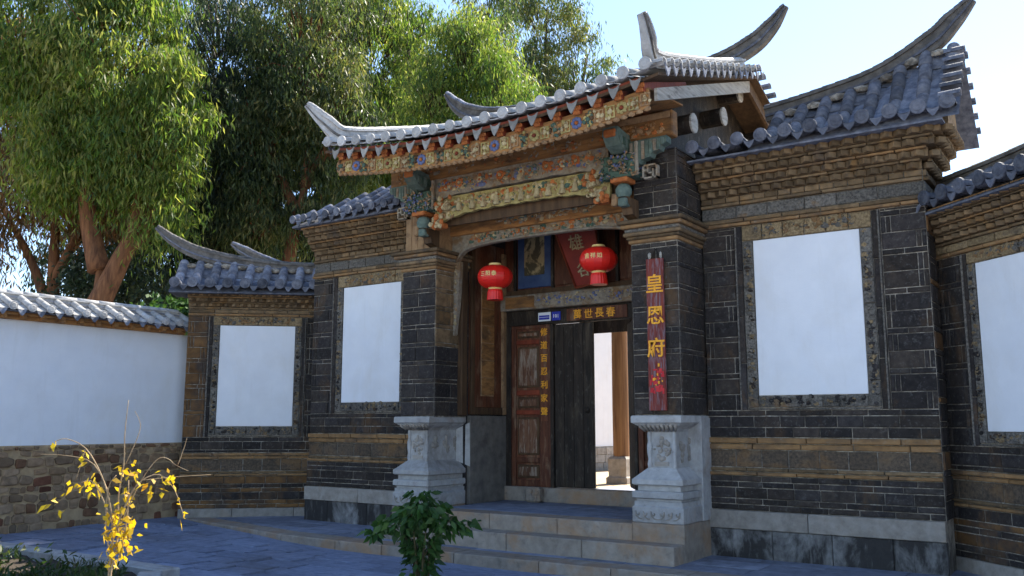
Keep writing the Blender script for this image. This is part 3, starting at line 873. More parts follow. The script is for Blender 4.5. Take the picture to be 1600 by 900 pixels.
# side walls of the porch and hall (brick outside)
for sgn in (-1, 1):
    q = MB('brick', 'wood_brown'); q.box(1.62, 2.17, 0.01, 2.4, 0, 5.05) if sgn > 0 else q.box(-2.17, -1.62, .01, 2.4, 0, 5.05)
    sw = q.build('side_wall', gate)
    for k in range(4):
        course(sw, 0, 1.4, 4.62 + k * .13, 4.75 + k * .13, 0, .33, rz=R(90) * sgn, org=(2.17 * sgn, .0 if sgn > 0 else 1.4))
# stone pedestals under the piers
def rect(x0, x1, y0, y1, z): return [(x0, y0, z), (x1, y0, z), (x1, y1, z), (x0, y1, z)]
for sgn in (-1, 1):
    xa, xb = (1.585, 2.245) if sgn > 0 else (-2.245, -1.585)
    def lv(i, z): return rect(xa + i, xb - i, -.86 + i, .0, z)
    ped = MB('stone_pale')
    ped.box(xa + .155, xb - .155, -.70, 0.0, 1.0, 1.5)
    pd = ped.build('pedestal', gate)
    def prt(nm, levels, mat='stone_pale'):
        q = MB(mat); q.loft([lv(i, z) for i, z in levels]); return q.build(nm, pd)
    prt('cap', [(.02, 1.585), (.0, 1.6), (.0, 1.67), (.012, 1.682)])
    prt('neck', [(.16, 1.48), (.13, 1.52), (.04, 1.57), (.03, 1.583)])
    prt('foot', [(.15, 1.06), (.13, 1.04), (.02, .94), (.0, .925), (.0, .87), (.02, .855)])
    prt('hollow', [(.055, .852), (.055, .79)])
    prt('upper_base', [(.01, .788), (.0, .77), (.0, .71), (.04, .695), (.04, .67)])
    prt('lower_base', [(.02, .668), (.02, .62), (.0, .60), (.0, .43), (.01, .42)])
    q = MB('stone_step'); q.cbox(xa - .005, xb + .005, -.87, .0, -.05, .418, .008); q.build('block', pd)
    # gadroon ribs under the cap
    for k in range(9):
        q = MB('stone'); xx = xa + .10 + k * (xb - xa - .2) / 8
        q.tube([(xx * .86 + (xa + xb) / 2 * .14, -.735, 1.50), (xx, -.80, 1.55), (xx, -.825, 1.575)], [.018, .024, .02], 6); q.build('rib', pd)
    # waist corner posts, carved relief and scrolls
    for xx in (xa + .17, xb - .17):
        q = MB('stone_pale'); q.lathe([(.022, 0), (.034, .06), (.02, .12), (.034, .2), (.036, .28), (.02, .34), (.03, .4), (.022, .46)], 8, (xx, -.70, 1.04)); q.build('corner_post', pd)
    q = MB('stone')
    cx_ = (xa + xb) / 2
    for k in range(26):
        a_ = random.uniform(0, 6.28); rr = random.uniform(0, 1) ** .5
        q.blob((cx_ + .10 * rr * math.cos(a_), -.703, 1.28 + .13 * rr * math.sin(a_)), (random.uniform(.015, .035), .022, random.uniform(.015, .04)))
    q.box(cx_ - .09, cx_ + .09, -.715, -.69, 1.085, 1.13)
    q.build('relief', pd)['kind'] = 'stuff'
    xs_side = xa + .155 if sgn > 0 else xb - .155
    for cyy in (-.52, -.28, -.04):
        q = MB('stone')
        for s2 in (xa + .155, xb - .155):
            for k in range(9):
                a_ = random.uniform(0, 6.28); rr = random.uniform(0, 1) ** .5
                q.blob((s2, cyy + .06 * rr * math.cos(a_), 1.27 + .13 * rr * math.sin(a_)), (.03, random.uniform(.02, .045), random.uniform(.03, .06)))
        q.build('relief', pd)['kind'] = 'stuff'
    for k in range(6):
        q = MB('stone')
        x0 = xa + .08 + k * (xb - xa - .16) / 5
        f_ = 1 if k < 3 else -1
        q.tube([(x0 + f_ * (.04 - .007 * m_) * math.cos(m_ * .8 + 2.6), -.868, .535 + (.045 - .007 * m_) * math.sin(m_ * .8 + 2.6)) for m_ in range(6)] , [.005, .009, .01, .009, .008, .006], 5)
        q.tube([(x0 - f_ * .035, -.866, .555), (x0 - f_ * .03, -.868, .5), (x0 + f_ * .01, -.868, .47), (x0 + f_ * .05, -.866, .465)], [.006, .008, .008, .004], 5); q.build('scroll', pd)
    # plain slab behind the pedestal on the outer side and on the porch side
    q = MB('stone_pale'); q.cbox(*sorted((1.92 * sgn, 2.262 * sgn)), -.30, .001, .42, 1.66, .006); q.build('outer_slab', pd)
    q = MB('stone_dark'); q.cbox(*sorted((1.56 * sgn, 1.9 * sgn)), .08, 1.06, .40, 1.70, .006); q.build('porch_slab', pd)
    q = MB('stone_pale'); q.loft([[(1.56 * sgn, .079, .95), (1.575 * sgn, .079, 1.6), (1.72 * sgn, -.06, 1.5), (1.72 * sgn, -.06, 1.04)], [(1.60 * sgn, .12, .95), (1.60 * sgn, .12, 1.6), (1.74 * sgn, .0, 1.5), (1.74 * sgn, .0, 1.04)]]); q.build('splay', pd)
# painted panels on the side walls of the porch
for sgn in (-1, 1):
    X = 1.6 * sgn
    q = MB('wood_red_v'); q.box(*sorted((X, X + .06 * sgn)), .10, 1.02, 1.72, 4.4); pan = q.build('side_panel', gate)
    e = -sgn * .035
    for (y0, y1, z0, z1, mat, th, nm) in ((.10, .19, 1.72, 4.3, 'wood_brown', .04, 'stile'), (.93, 1.02, 1.72, 4.3, 'wood_tan', .05, 'stile'), (.19, .93, 1.72, 1.83, 'wood_brown', .04, 'rail'),
                              (.38, .72, 2.0, 3.9, 'wood_tan', .02, 'inset')):
        q = MB(mat); q.cbox(*sorted((X, X - sgn * th)), y0, y1, z0, z1, .006); q.build(nm, pan)
    for k in range(7):
        q = MB('wood_orange'); q.cbox(*sorted((X - sgn * .019, X - sgn * .028)), .385, .715, 2.02 + k * .27, 2.275 + k * .27, .004); q.build('plank', pan)
# platform
q = MB('paving'); q.box(-1.58, 1.58, -.78, 4.6, .1, .398); plat = q.build('platform', gate)
for k in range(3):
    x0, x1 = -1.58 + k * 1.0533, -1.58 + (k + 1) * 1.0533
    q = MB('stone_step'); q.cbox(x0 + .003, x1 - .003, -.87, -.5, .2, .402, .008); q.build('edge_stone', plat)
for j in range(3):
    for k in range(4):
        q = MB('paving'); q.cbox(-1.56 + k * .78 + .004, -1.56 + (k + 1) * .78 - .004, -.496 + j * .5, -.5 + (j + 1) * .5 - .004, .3, .402, .004); q.build('slab', plat)

# front posts of the opening, beams, carved aprons
def scallop(x0, x1, ztop, zmid, zend, n=24, lobes=7):
    """board outline: bottom edge high in the middle, dropping at both ends, with small lobes"""
    pts = [(x0, ztop), (x1, ztop)]
    for i in range(n * 2 + 1):
        u = 1 - i / (n * 2); x = x0 + (x1 - x0) * u
        e = abs(u * 2 - 1) ** 4
        pts.append((x, zmid + (zend - zmid) * e - .018 * abs(math.sin(u * math.pi * lobes))))
    return pts
def flower(parent, x, y, z, r, m1, m2, n=8, nm='rosette'):
    b = MB(m1, m2)
    for k in range(n):
        a = 2 * math.pi * k / n
        b.blob((x + r * .62 * math.cos(a), y, z + r * .62 * math.sin(a)), (r * .36, r * .22, r * .36), 0, .1)
    b.blob((x, y - r * .1, z), (r * .34, r * .3, r * .34), 1, .1)
    return b.build(nm, parent)
PAINT = ['paint_cream', 'paint_orange', 'paint_grey', 'paint_blue', 'paint_teal', 'wood_tan']
q = MB('wood_brown'); q.box(-1.5, 1.5, -.86, -.82, 4.40, 5.07); inf = q.build('frieze_panel', gate)
carve(inf, -1.48, 1.48, 4.62, 4.95, -.86, ['wood_brown', 'wood_tan', 'paint_green', 'wood_orange'], 160, .06)
# 1 upper plain beam along the front
q = MB('wood_orange'); q.cbox(-2.28, 2.3, -1.0, -.84, 5.07, 5.4, .015); bm1 = q.build('upper_beam', gate)
q = MB('wood_tan'); q.cbox(-2.25, 2.27, -1.015, -1.001, 5.30, 5.38, .004); q.build('beam_strip', bm1)
carve(bm1, 1.55, 2.25, 5.1, 5.3, -1.0, ['wood_orange', 'paint_orange', 'wood_tan'], 40, .05)
carve(bm1, -2.2, 1.5, 5.1, 5.3, -1.0, ['wood_orange', 'wood_tan', 'paint_orange', 'paint_grey'], 130, .04)
# 2 painted beam
q = MB('paint_grey'); q.prism(scallop(-1.42, 1.42, 5.07, 4.83, 4.76), -1.02, -.92); bm2 = q.build('painted_beam', gate)
carve(bm2, -1.38, 1.38, 4.84, 5.05, -1.02, PAINT, 330, .05)
for x in (-.95, -.25, .5, .95):
    flower(bm2, x, -1.03, 4.96, .075, 'paint_orange', 'paint_cream')
for x in (-.6, .1, .75):
    flower(bm2, x, -1.03, 4.95, .055, 'paint_cream', 'paint_orange', 6)
# 3 carved apron with figures
q = MB('paint_yellow'); q.prism(scallop(-1.42, 1.42, 4.79, 4.55, 4.41, lobes=11), -.99, -.93); bm3 = q.build('carved_apron', gate)
carve(bm3, -1.38, 1.38, 4.56, 4.78, -.99, ['paint_yellow', 'paint_cream', 'paint_green', 'wood_tan', 'paint_orange'], 240, .05)
for k in range(12):
    x = -1.2 + k * .215 + random.uniform(-.03, .03)
    q = MB('paint_cream'); q.lathe([(.045, 0), (.05, .03), (.032, .09), (.035, .12), (.012, .135), (.026, .15), (.026, .175), (.008, .19)], 8, (x, -1.0, 4.56)); q.build('figure', bm3)
for s in (-1, 1): carve(bm3, *sorted((1.05 * s, 1.4 * s)), 4.44, 4.6, -.99, ['paint_yellow', 'paint_cream', 'wood_tan'], 25, .045)
# 4 plain beam behind
q = MB('wood_orange'); q.cbox(-1.6, 1.6, -.42, -.22, 4.36, 4.62, .015); bm4 = q.build('lower_beam', gate)
carve(bm4, -.8, .9, 4.4, 4.58, -.42, ['wood_tan', 'paint_grey', 'paint_teal', 'paint_cream'], 150, .04)
# 5 carved apron over the opening
AP = [(-1.6, 4.38), (1.6, 4.38), (1.6, 3.9), (1.52, 3.92), (1.46, 4.02), (1.36, 4.1), (1.2, 4.15), (.9, 4.19), (.4, 4.205), (-.4, 4.205), (-.9, 4.19), (-1.2, 4.16), (-1.36, 4.12), (-1.44, 4.06), (-1.5, 3.96), (-1.6, 3.94)]
q = MB('paint_grey'); q.prism(AP, -.36, -.28); bm5 = q.build('opening_apron', gate)
carve(bm5, -1.3, 1.3, 4.22, 4.37, -.36, ['paint_grey', 'paint_cream', 'wood_tan', 'paint_green', 'paint_orange'], 240, .045)
q = MB('paint_grey'); q.tube([(x, -.365, z + .015) for x, z in AP[3:15]], .022, 6); q.build('edge_bead', bm5)
for s in (-1, 1):
    q = MB('paint_grey'); q.prism([(1.46 * s, 3.98), (1.6 * s, 3.98), (1.6 * s, 2.85), (1.55 * s, 2.9), (1.53 * s, 3.1), (1.5 * s, 3.3), (1.48 * s, 3.6)], -.34, -.26); jb = q.build('carved_jamb', gate)
    carve(jb, *sorted((1.49 * s, 1.58 * s)), 3.0, 3.95, -.34, ['paint_grey', 'wood_tan', 'paint_cream'], 40, .03)
    q = MB('wood_brown'); q.cbox(*sorted((1.5 * s, 1.62 * s)), -.22, -.08, 1.7, 4.6, .01); q.build('post', gate)
# porch ceiling
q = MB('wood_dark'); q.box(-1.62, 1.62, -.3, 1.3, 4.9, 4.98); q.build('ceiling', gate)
# brackets over the piers
def bracket(s):
    X = 1.62 * s
    b0 = MB('wood_brown'); b0.prism([(-.72, 4.12), (-.72, 4.38), (-1.02, 4.38), (-1.0, 4.3), (-.92, 4.26), (-.9, 4.18), (-.8, 4.16)], X - .07, X + .07, 0, axis='x')
    br = b0.build('bracket', gate)
    def P(nm, mat, *a, c=.012):
        q = MB(mat); q.cbox(*a[:4], a[4], a[5], c); return q.build(nm, br)
    q = MB('paint_teal'); q.lathe([(.07, 0), (.1, .04), (.105, .1), (.08, .15), (.055, .17)], 12, (X, -1.0, 4.38)); q.build('drum', br)
    q = MB('paint_teal'); q.cbox(X - .06, X + .06, -1.06, -.94, 4.26, 4.37, .015); q.build('pendant', br)
    q = MB('wood_tan'); q.cbox(X - .16, X - .07, -1.05, -.95, 4.28, 4.44, .015); q.build('pendant', br)
    P('bearing_block', 'paint_orange', X - .12, X + .12, -1.14, -.9, 4.55, 4.61)
    c = P('carved_block', 'paint_green', X - .26, X + .2, -1.12, -.86, 4.61, 4.9)
    bb = MB('paint_grey', 'paint_green', 'wood_tan', 'paint_blue')
    for i in range(110):
        x = X + random.uniform(-.26, .2); z = random.uniform(4.62, 4.9); y = -1.13
        if random.random() < .35: x = X + .2; y = random.uniform(-1.12, -.88)
        a = random.uniform(0, 6.28)
        bb.tube([(x, y, z), (x + .03 * math.cos(a), y - .02, z + .03 * math.sin(a)), (x + .045 * math.cos(a + .9), y - .005, z + .045 * math.sin(a + .9))], [.012, .014, .008], 5, random.randrange(4))
    oo = bb.build('carving', br); oo['kind'] = 'stuff'
    q = MB('paint_teal'); q.prism([(-.86, 4.92), (-.86, 5.14), (-1.34, 5.2), (-1.36, 5.1), (-1.26, 4.98), (-1.1, 4.92)], X - .1, X + .1, 0, axis='x'); arm = q.build('arm', br)
    q = MB('paint_orange'); q.cbox(X - .085, X + .085, -1.375, -1.3, 5.07, 5.17, .02); q.build('arm_end', br)
    for i in range(6):
        q = MB('paint_green' if i % 2 else 'paint_teal'); q.cbox(X + .1, X + .115, -1.28 + i * .07, -1.22 + i * .07, 4.97 + (.03 if i < 2 else 0), 5.1, .004); q.build('arm_panel', br)
    # arm reaching sideways over the pier
    x0, x1 = (X + .12 * s, X + .62 * s)
    pts = [(x0, 5.06), (x1, 5.06), (x1, 4.98), (x1 - .08 * s, 4.95), (x1 - .1 * s, 4.9), (x1 - .2 * s, 4.88), (x1 - .22 * s, 4.83), (x1 - .34 * s, 4.81), (x1 - .36 * s, 4.76), (x0, 4.74)]
    q = MB('paint_teal'); q.prism(pts, -1.06, -.92); q.build('side_arm', br)
    for k in range(9):
        q = MB('paint_teal' if k % 3 else 'paint_grey'); xx = x0 + (x1 - x0) * (k + .5) / 9.5
        zb_ = 4.78 + .2 * max(0, (k - 2) / 7)
        q.cbox(xx - .022, xx + .022, -1.072, -1.058, zb_, 5.04, .006); q.build('arm_panel', br)
    kp = MB('paint_grey')
    x2 = X + .38 * s
    for (a0, a1, c0, c1) in ((-.1, .1, 0, .02), (-.1, .1, .16, .18), (-.1, -.08, 0, .18), (.08, .1, .0, .18), (-.04, .04, .06, .08), (-.04, -.02, .06, .16), (.03, .05, .0, .12), (-.08, -.04, .1, .12)):
        kp.box(x2 + a0, x2 + a1, -1.04, -.97, 4.56 + c0, 4.56 + c1)
    kp.build('fret_block', br)
    # flower bosses on the inner side
    for (dx, z, m1, m2) in ((-.42, 4.66, 'paint_orange', 'paint_cream'), (-.3, 4.42, 'paint_cream', 'paint_orange')):
        f = MB(m1, m2)
        f.cbox(X + dx * s - .1, X + dx * s + .1, -1.08, -.92, z - .08, z + .0, .02, 1)
        for i in range(16):
            f.blob((X + dx * s + random.uniform(-.11, .11), -1.08 + random.uniform(-.03, .03), z + random.uniform(-.08, .1)), (.04, .035, .04), i % 2, .25)
        f.build('flower_boss', br)
    P('strut', 'paint_grey', X + .2 - .0, X + .245, -1.1, -1.05, 4.62, 5.05)
for s in (-1, 1): bracket(s)
# fascia with lattice and rosettes, soffit, rafters
FZ = 4.925
fx_ = [-2.42 + 4.84 * i / 20 for i in range(21)]
q = MB('wood_orange'); q.prism([(x, FZ + lift(x)) for x in fx_] + [(x, FZ + .24 + lift(x)) for x in fx_[::-1]], -1.93, -1.89); fas = q.build('fascia_board', gate)
for k in range(33):
    x = -2.38 + k * .149
    if k % 4 == 2: flower(fas, x, -1.94, FZ + .11 + lift(x), .082, 'paint_blue' if k % 8 == 2 else 'paint_yellow', 'paint_orange' if k % 8 == 2 else 'wood_red')
    else:
        b = MB('paint_yellow' if k % 2 else 'wood_tan', 'paint_cream' if k % 3 else 'paint_green', 'wood_brown')
        if k % 3 == 0:
            for _ in range(16): b.blob((x + random.uniform(-.065, .065), -1.938, FZ + .11 + lift(x) + random.uniform(-.085, .085)), (random.uniform(.015, .035), .02, random.uniform(.015, .035)), random.randrange(3), .3)
        else:
          for (a0, a1, c0, c1) in ((-.06, .06, .06, .075), (-.06, .06, -.075, -.06), (-.06, -.045, -.06, .06), (.045, .06, -.06, .06), (-.012, .012, -.06, .06), (-.045, .045, -.01, .01)):
            b.box(x + a0, x + a1, -1.942, -1.93, FZ + .11 + lift(x) + c0, FZ + .11 + lift(x) + c1)
        b.blob((x, -1.945, FZ + .11 + lift(x)), (.035, .02, .035), 1)
        for _ in range(7): b.blob((x + random.uniform(-.06, .06), -1.94, FZ + .11 + lift(x) + random.uniform(-.08, .08)), (.022, .018, .022), random.randrange(2), .3)
        b.build('fret', fas)
b = MB('wood_tan')
for k in range(50): b.blob((-2.4 + k * .098, -1.915, FZ - .002 + lift(-2.4 + k * .098)), (.05, .03, .03), 0, .1)
b.build('edge_lobes', fas)
ns = 19
GXS = [-2.48 + i * 4.96 / (ns - 1) for i in range(ns)]
slope = math.atan2(RZ_ - EZ, RY - EY); SL = math.hypot(RZ_ - EZ, RY - EY)
dk = MB('wood_brown', 'tile_lime')
c_, s_ = math.cos(slope), math.sin(slope)
def sl(t, d=0): return (EY + t * c_ - d * s_ * -1 * -1, EZ + t * s_ + d * c_)
z = EZ - .085
dk.box  # the roof boards
yb = 2 * RY - EY
gxs_ = [-GX + 2 * GX * i / 20 for i in range(21)]
for ya, lf_ in ((EY + .06, 1), (yb - .06, 0)):
    vs_ = []
    for off in (-.09, -.125):
        vs_ += [(x, ya, EZ + lf_ * lift(x) + off) for x in gxs_] + [(x, RY, RZ_ + off) for x in gxs_]
    fs_ = []
    for k_ in (0, 42): fs_ += [(k_ + i, k_ + i + 1, k_ + 22 + i, k_ + 21 + i) for i in range(20)]
    fs_ += [(i, i + 1, 43 + i, 42 + i) for i in range(20)] + [(0, 21, 63, 42), (20, 41, 83, 62)]
    dk.add(vs_, fs_)
roof = dk.build('roof', gate)
tile_columns(roof, GXS, EY, EZ, slope, SL, .072, 'tile_lime', 4.96 / (ns - 1), .33, 'tile_lime', 'tile_drip', .15, pans=False, zfun=lift, rise=lambda x: (RY, RZ_), drop=.075)
# pans on the front slope and rear slope rows
for i in range(ns - 1):
    xm = (GXS[i] + GXS[i + 1]) / 2
    for k in range(11):
        t = k * .33
        mesh_obj('pan_tile', pan_me('tile_lime', .24, .35), roof, (xm, EY + t * c_, EZ + t * s_ - .03 + lift(xm) * (1 - t / SL)), (slope - .02 - lift(xm) / SL, 0, 0))
for x in GXS:
    mesh_obj('tube_tile', tube_me('tile_grey', .072, round(SL, 2)), roof, (x, yb, EZ + .01), (slope, 0, R(180)))
# rafters with orange ends
for i in range(ns - 1):
    xm = (GXS[i] + GXS[i + 1]) / 2
    q = MB('wood_red', 'paint_orange')
    q.M = Matrix.Translation((xm, EY + .10, EZ - .165 + lift(xm))) @ Matrix.Rotation(slope, 4, 'X')
    q.box(-.055, .055, .02, 1.3, -.05, .045); q.cbox(-.07, .07, -.0, .02, -.0, .055, .012, 1); q.cbox(-.045, .045, -.0, .02, -.05, -.002, .012, 1)
    q.build('rafter', roof)
q = MB('wood_red'); q.prism([(x, EZ - .10 + lift(x)) for x in gxs_[1:-1]] + [(x, EZ - .05 + lift(x)) for x in gxs_[-2:0:-1]], EY + .075, EY + .095); q.build('eave_board', roof)
q = MB('wood_orange')
vs_ = [(x, -1.888, FZ + .235 + lift(x)) for x in fx_] + [(x, -.95, 5.42) for x in fx_] + [(x, -1.888, FZ + .255 + lift(x)) for x in fx_] + [(x, -.95, 5.44) for x in fx_]
q.add(vs_, [(k_ + i, k_ + i + 1, k_ + 22 + i, k_ + 21 + i) for k_ in (0, 42) for i in range(20)] + [(0, 21, 63, 42), (20, 41, 83, 62)])
q.build('soffit', roof)
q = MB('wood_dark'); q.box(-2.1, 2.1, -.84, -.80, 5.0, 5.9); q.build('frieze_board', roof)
# purlins with whitened ends
for (yy, zz) in ((-.45, 5.36), (.62, 5.76), (1.3, 6.3), (2.3, 5.9)):
    q = MB('wood_dark'); 
    n = 12; r = .115
    q.loft([[(x, yy + r * math.cos(2 * math.pi * i / n), zz + r * 1.1 * math.sin(2 * math.pi * i / n)) for i in range(n)] for x in (-2.35, 2.34)]); pu = q.build('purlin', roof)
    for sx in (-1, 1):
        q = MB('wood_weathered'); q.loft([[(sx * x, yy + rr * math.cos(2 * math.pi * i / n), zz + rr * 1.1 * math.sin(2 * math.pi * i / n)) for i in range(n)] for x, rr in ((2.336, r * 1.04), (2.36, r * 1.04), (2.366, r * .8))])
        q.build('purlin_end', pu)
for s in (-1, 1):
    q = MB('wood_dark'); q.prism([(-.8, 5.0), (4.0, 5.0), (4.0, 5.45), (RY, RZ_ - .16), (-.8, 5.68)], *sorted((2.0 * s, 2.04 * s)), 0, axis='x'); q.build('gap_shade_sheet', roof)  # dark sheet added in the open gable, stands in for the shade inside
    # barge board under the verge
    for (ya, za, yb2, zb2, mat) in ((EY + .25, EZ + .02, RY, RZ_ - .14, 'wood_weathered'), (yb - .15, EZ - .13, RY, RZ_ - .14, 'wood_brown')):
        q = MB(mat)
        x0, x1 = sorted((2.46 * s, 2.5 * s))
        q.add([(x0, ya, za), (x1, ya, za), (x1, yb2, zb2), (x0, yb2, zb2), (x0, ya, za - .15), (x1, ya, za - .15), (x1, yb2, zb2 - .17), (x0, yb2, zb2 - .17)],
              [(0, 1, 2, 3), (4, 5, 6, 7), (0, 1, 5, 4), (3, 2, 6, 7), (0, 3, 7, 4), (1, 2, 6, 5)])
        q.build('barge_board', roof)
    # verge tiles, mouths turned outwards
    k = 0
    while k * .235 < SL - .1:
        t = .12 + k * .235
        y_, z_ = EY + t * c_, EZ + t * s_ + .2 * (1 - t / SL)
        mesh_obj('verge_tile', tube_me('tile_lime', .068, .2), roof, (s * (GX + .06), y_, z_ + .0), (0, 0, R(90) * s))
        mesh_obj('verge_drip', drip_me('tile_grey', .15, .12), roof, (s * (GX + .04), y_ + .115 * c_, z_ + .0), (0, 0, R(90) * s))
        mesh_obj('verge_tile', tube_me('tile_grey', .068, .2), roof, (s * (GX + .06), 2 * RY - y_, z_), (0, 0, R(90) * s))
        k += 1
    # verge ridge with a raised front end
    n = 5
    kn = [(2.42 * s, RY - .1, RZ_ - .01, .16, .13), (2.42 * s, .1, RZ_ - .40, .16, .13), (2.42 * s, -1.2, EZ + .46, .17, .13), (2.43 * s, -1.7, EZ + .30, .20, .13),
          (2.47 * s, -1.96, EZ + .25, .24, .11), (2.56 * s - (.06 if s > 0 else .05), -2.14, EZ + .44, .2, .1), (2.66 * s - .17, -2.24, EZ + .76, .07, .06)]
    P = smooth_curve([k_[:3] for k_ in kn], n)
    ridge_mesh(P, lerp_list([k_[3] for k_ in kn], n), lerp_list([k_[4] for k_ in kn], n), ['tile_lime', 'ridge_grey', 'tile_lime'], 'verge_ridge', roof, 'tile_lime', .052)
# main ridge with swept ends
n = 5
kn = [(-3.1, 7.42, .06, .06), (-2.92, 7.12, .2, .1), (-2.6, 6.86, .26, .13), (-2.0, 6.68, .26, .15), (-1, 6.6, .26, .15), (1, 6.6, .26, .15), (2.0, 6.68, .26, .15), (2.6, 6.86, .26, .13), (2.92, 7.12, .2, .1), (3.1, 7.42, .06, .06)]
P = smooth_curve([(k_[0], RY, k_[1]) for k_ in kn], n)
ridge_mesh(P, lerp_list([k_[2] for k_ in kn], n), lerp_list([k_[3] for k_ in kn], n), ['ridge_grey', 'tile_dark', 'ridge_grey'], 'ridge', roof, 'tile_grey', .06)

# door wall at the back of the porch
DY = 1.08
q = MB('stone_step'); q.cbox(-1.62, 1.62, DY - .1, DY + .12, .398, .62, .012); th = q.build('threshold', gate)
for s in (-1, 1):
    q = MB('stone_step'); q.cbox(s * .95 - .13, s * .95 + .13, DY - .26, DY - .101, .402, .63, .03)
    for k in range(10): q.blob((s * .95 + random.uniform(-.1, .1), DY - .26, .5 + random.uniform(-.06, .1)), (.035, .03, .04), 0, .2)
    q.build('door_stone', th)
q = MB('paint_grey'); q.cbox(-1.62, 1.62, DY - .16, DY + .1, 3.36, 3.60, .012); lint = q.build('lintel_beam', gate)
carve(lint, -.95, .9, 3.39, 3.58, DY - .16, ['paint_grey', 'paint_cream', 'paint_blue', 'paint_grey'], 140, .035)
q = MB('wood_orange'); q.cbox(-1.5, -.95, DY - .175, DY - .161, 3.39, 3.57, .01); q.build('bare_patch', lint)
q = MB('wood_dark'); q.cbox(-1.62, 1.62, DY - .06, DY + .06, 3.12, 3.358, .008); head = q.build('door_head', gate)
q = MB('wood_red_v'); q.cbox(-.42, .62, DY - .075, DY - .06, 3.14, 3.33, .006); q.build('inscription_board', head)
for i, ch in enumerate('萬世長春'): glyph(ch, .155, 'gold', head, (-.22 + i * .19, DY - .082, 3.235))
# transom panels
q = MB('wood_red_v'); q.box(-1.62, 1.62, DY, DY + .05, 3.6, 4.9); tr = q.build('transom', gate)
for (x0, x1, z0, z1, mat, nm) in ((-1.35, -.72, 3.72, 4.85, 'panel_blue', 'picture_surround'), (-1.22, -.84, 3.92, 4.85, 'panel_cream', 'picture'), (-.66, -.1, 3.72, 4.85, 'wood_red_v', 'panel'), (.5, 1.3, 3.72, 4.85, 'wood_red_v', 'panel')):
    q = MB(mat); q.cbox(x0, x1, DY - (.035 if nm != 'picture' else .05), DY, z0, z1, .01); q.build(nm, tr)
q = MB('wood_brown'); q.cbox(-1.6, 1.6, DY - .06, DY - .0, 3.605, 3.69, .008); q.build('sill', tr)
for x in (-1.4, -.69, -.05, .45, 1.35):
    q = MB('wood_dark'); q.cbox(x - .025, x + .025, DY - .055, DY - .0, 3.69, 4.9, .006); q.build('mullion', tr)
# fixed panelled leaves at both sides
for s in (-1, 1):
    x0, x1 = sorted((1.47 * s, .74 * s))
    q = MB('wood_red_v'); q.box(x0, x1, DY - .01, DY + .03, .62, 3.12); lf = q.build('panelled_leaf', gate)
    for (a0, a1, c0, c1, nm, mat, dd) in ((x0, x0 + .09, .62, 3.12, 'stile', 'wood_red_v', .035), (x1 - .2, x1, .62, 3.12, 'stile', 'wood_red_v', .035),
                         (x0 + .09, x1 - .2, .62, .72, 'rail', 'wood_red_v', .03), (x0 + .09, x1 - .2, .98, 1.06, 'rail', 'wood_red_v', .03), (x0 + .09, x1 - .2, 1.72, 1.79, 'rail', 'wood_red', .03),
                         (x0 + .09, x1 - .2, 2.02, 2.1, 'rail', 'wood_red', .03), (x0 + .09, x1 - .2, 2.82, 2.89, 'rail', 'wood_red', .03), (x0 + .09, x1 - .2, 3.06, 3.12, 'rail', 'wood_red_v', .03)):
        q = MB(mat); q.cbox(a0 + .001, a1 - .001, DY - .01 - dd, DY - .009, c0, c1, .008); q.build(nm, lf)
    for (c0, c1) in ((.75, .95), (1.1, 1.68), (1.82, 1.99), (2.14, 2.78), (2.92, 3.03)):
        q = MB('wood_brown', 'wood_weathered'); q.cbox(x0 + .11, x1 - .22, DY - .03, DY - .009, c0, c1, .012)
        f = q.build('panel', lf)
        fr = MB('wood_worn')
        fr.cbox(x0 + .14, x1 - .25, DY - .045, DY - .029, c0 + .03, c1 - .03, .008)
        fr.build('raised_field', f)
    if s < 0:
        q = MB('wood_red_v'); q.cbox(x1 - .165, x1 - .035, DY - .056, DY - .046, 1.62, 3.1, .004); st = q.build('couplet_strip', lf)
        for i, ch in enumerate('修道百忍利家聲'): glyph(ch, .13, 'gold', st, (x1 - .10, DY - .060, 3.0 - i * .205))
    q = MB('wood_dark'); q.cbox(*sorted((1.47 * s, 1.62 * s)), DY - .06, DY + .06, .62, 3.12, .01); q.build('jamb', gate)
    q = MB('wood_dark'); q.cbox(*sorted((.68 * s, .74 * s)), DY - .055, DY + .06, .62, 3.12, .008); q.build('jamb', gate)
# the two swinging leaves: left one shut, right one swung inwards
def leaf(nm, hinge, rz, wdt):
    e = MB('wood_dark'); e.box(0, wdt, -.02, .02, 0, 2.48); o = e.build(nm, gate, (hinge[0], hinge[1], .63), (0, 0, rz))
    for k in range(4):
        q = MB('wood_dark'); q.cbox(wdt * k / 4 + .002, wdt * (k + 1) / 4 - .002, -.032, .03, .01, 2.47, .005); q.build('plank', o)
    q = MB('wood_dark'); q.lathe([(.05, 0), (.05, .006), (.03, .02), (.012, .03)], 10, (0, 0, 0)); k_ = q.build('knob', o, (wdt - .1, -.03, 1.15), (R(90), 0, 0))
    return o
leaf('door_leaf', (-.68, DY + .02), 0, .675)
leaf('door_leaf', (.68, DY + .04), R(124), .66)
# dark hall behind: ceiling boards and rear posts
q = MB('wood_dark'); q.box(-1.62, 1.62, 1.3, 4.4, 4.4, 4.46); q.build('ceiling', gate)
q = MB('wood_dark'); q.box(-2.1, 2.1, 4.36, 4.4, 3.3, 5.2); q.build('sun_blocker', gate)  # added unseen board, stops sun through the hall reaching the porch floor
for s in (-1, 1):
    q = MB('wood_brown'); q.lathe([(.13, 0), (.12, 4.9)], 12, (1.95 * s, 4.3, .3)); q.build('rear_post', gate)

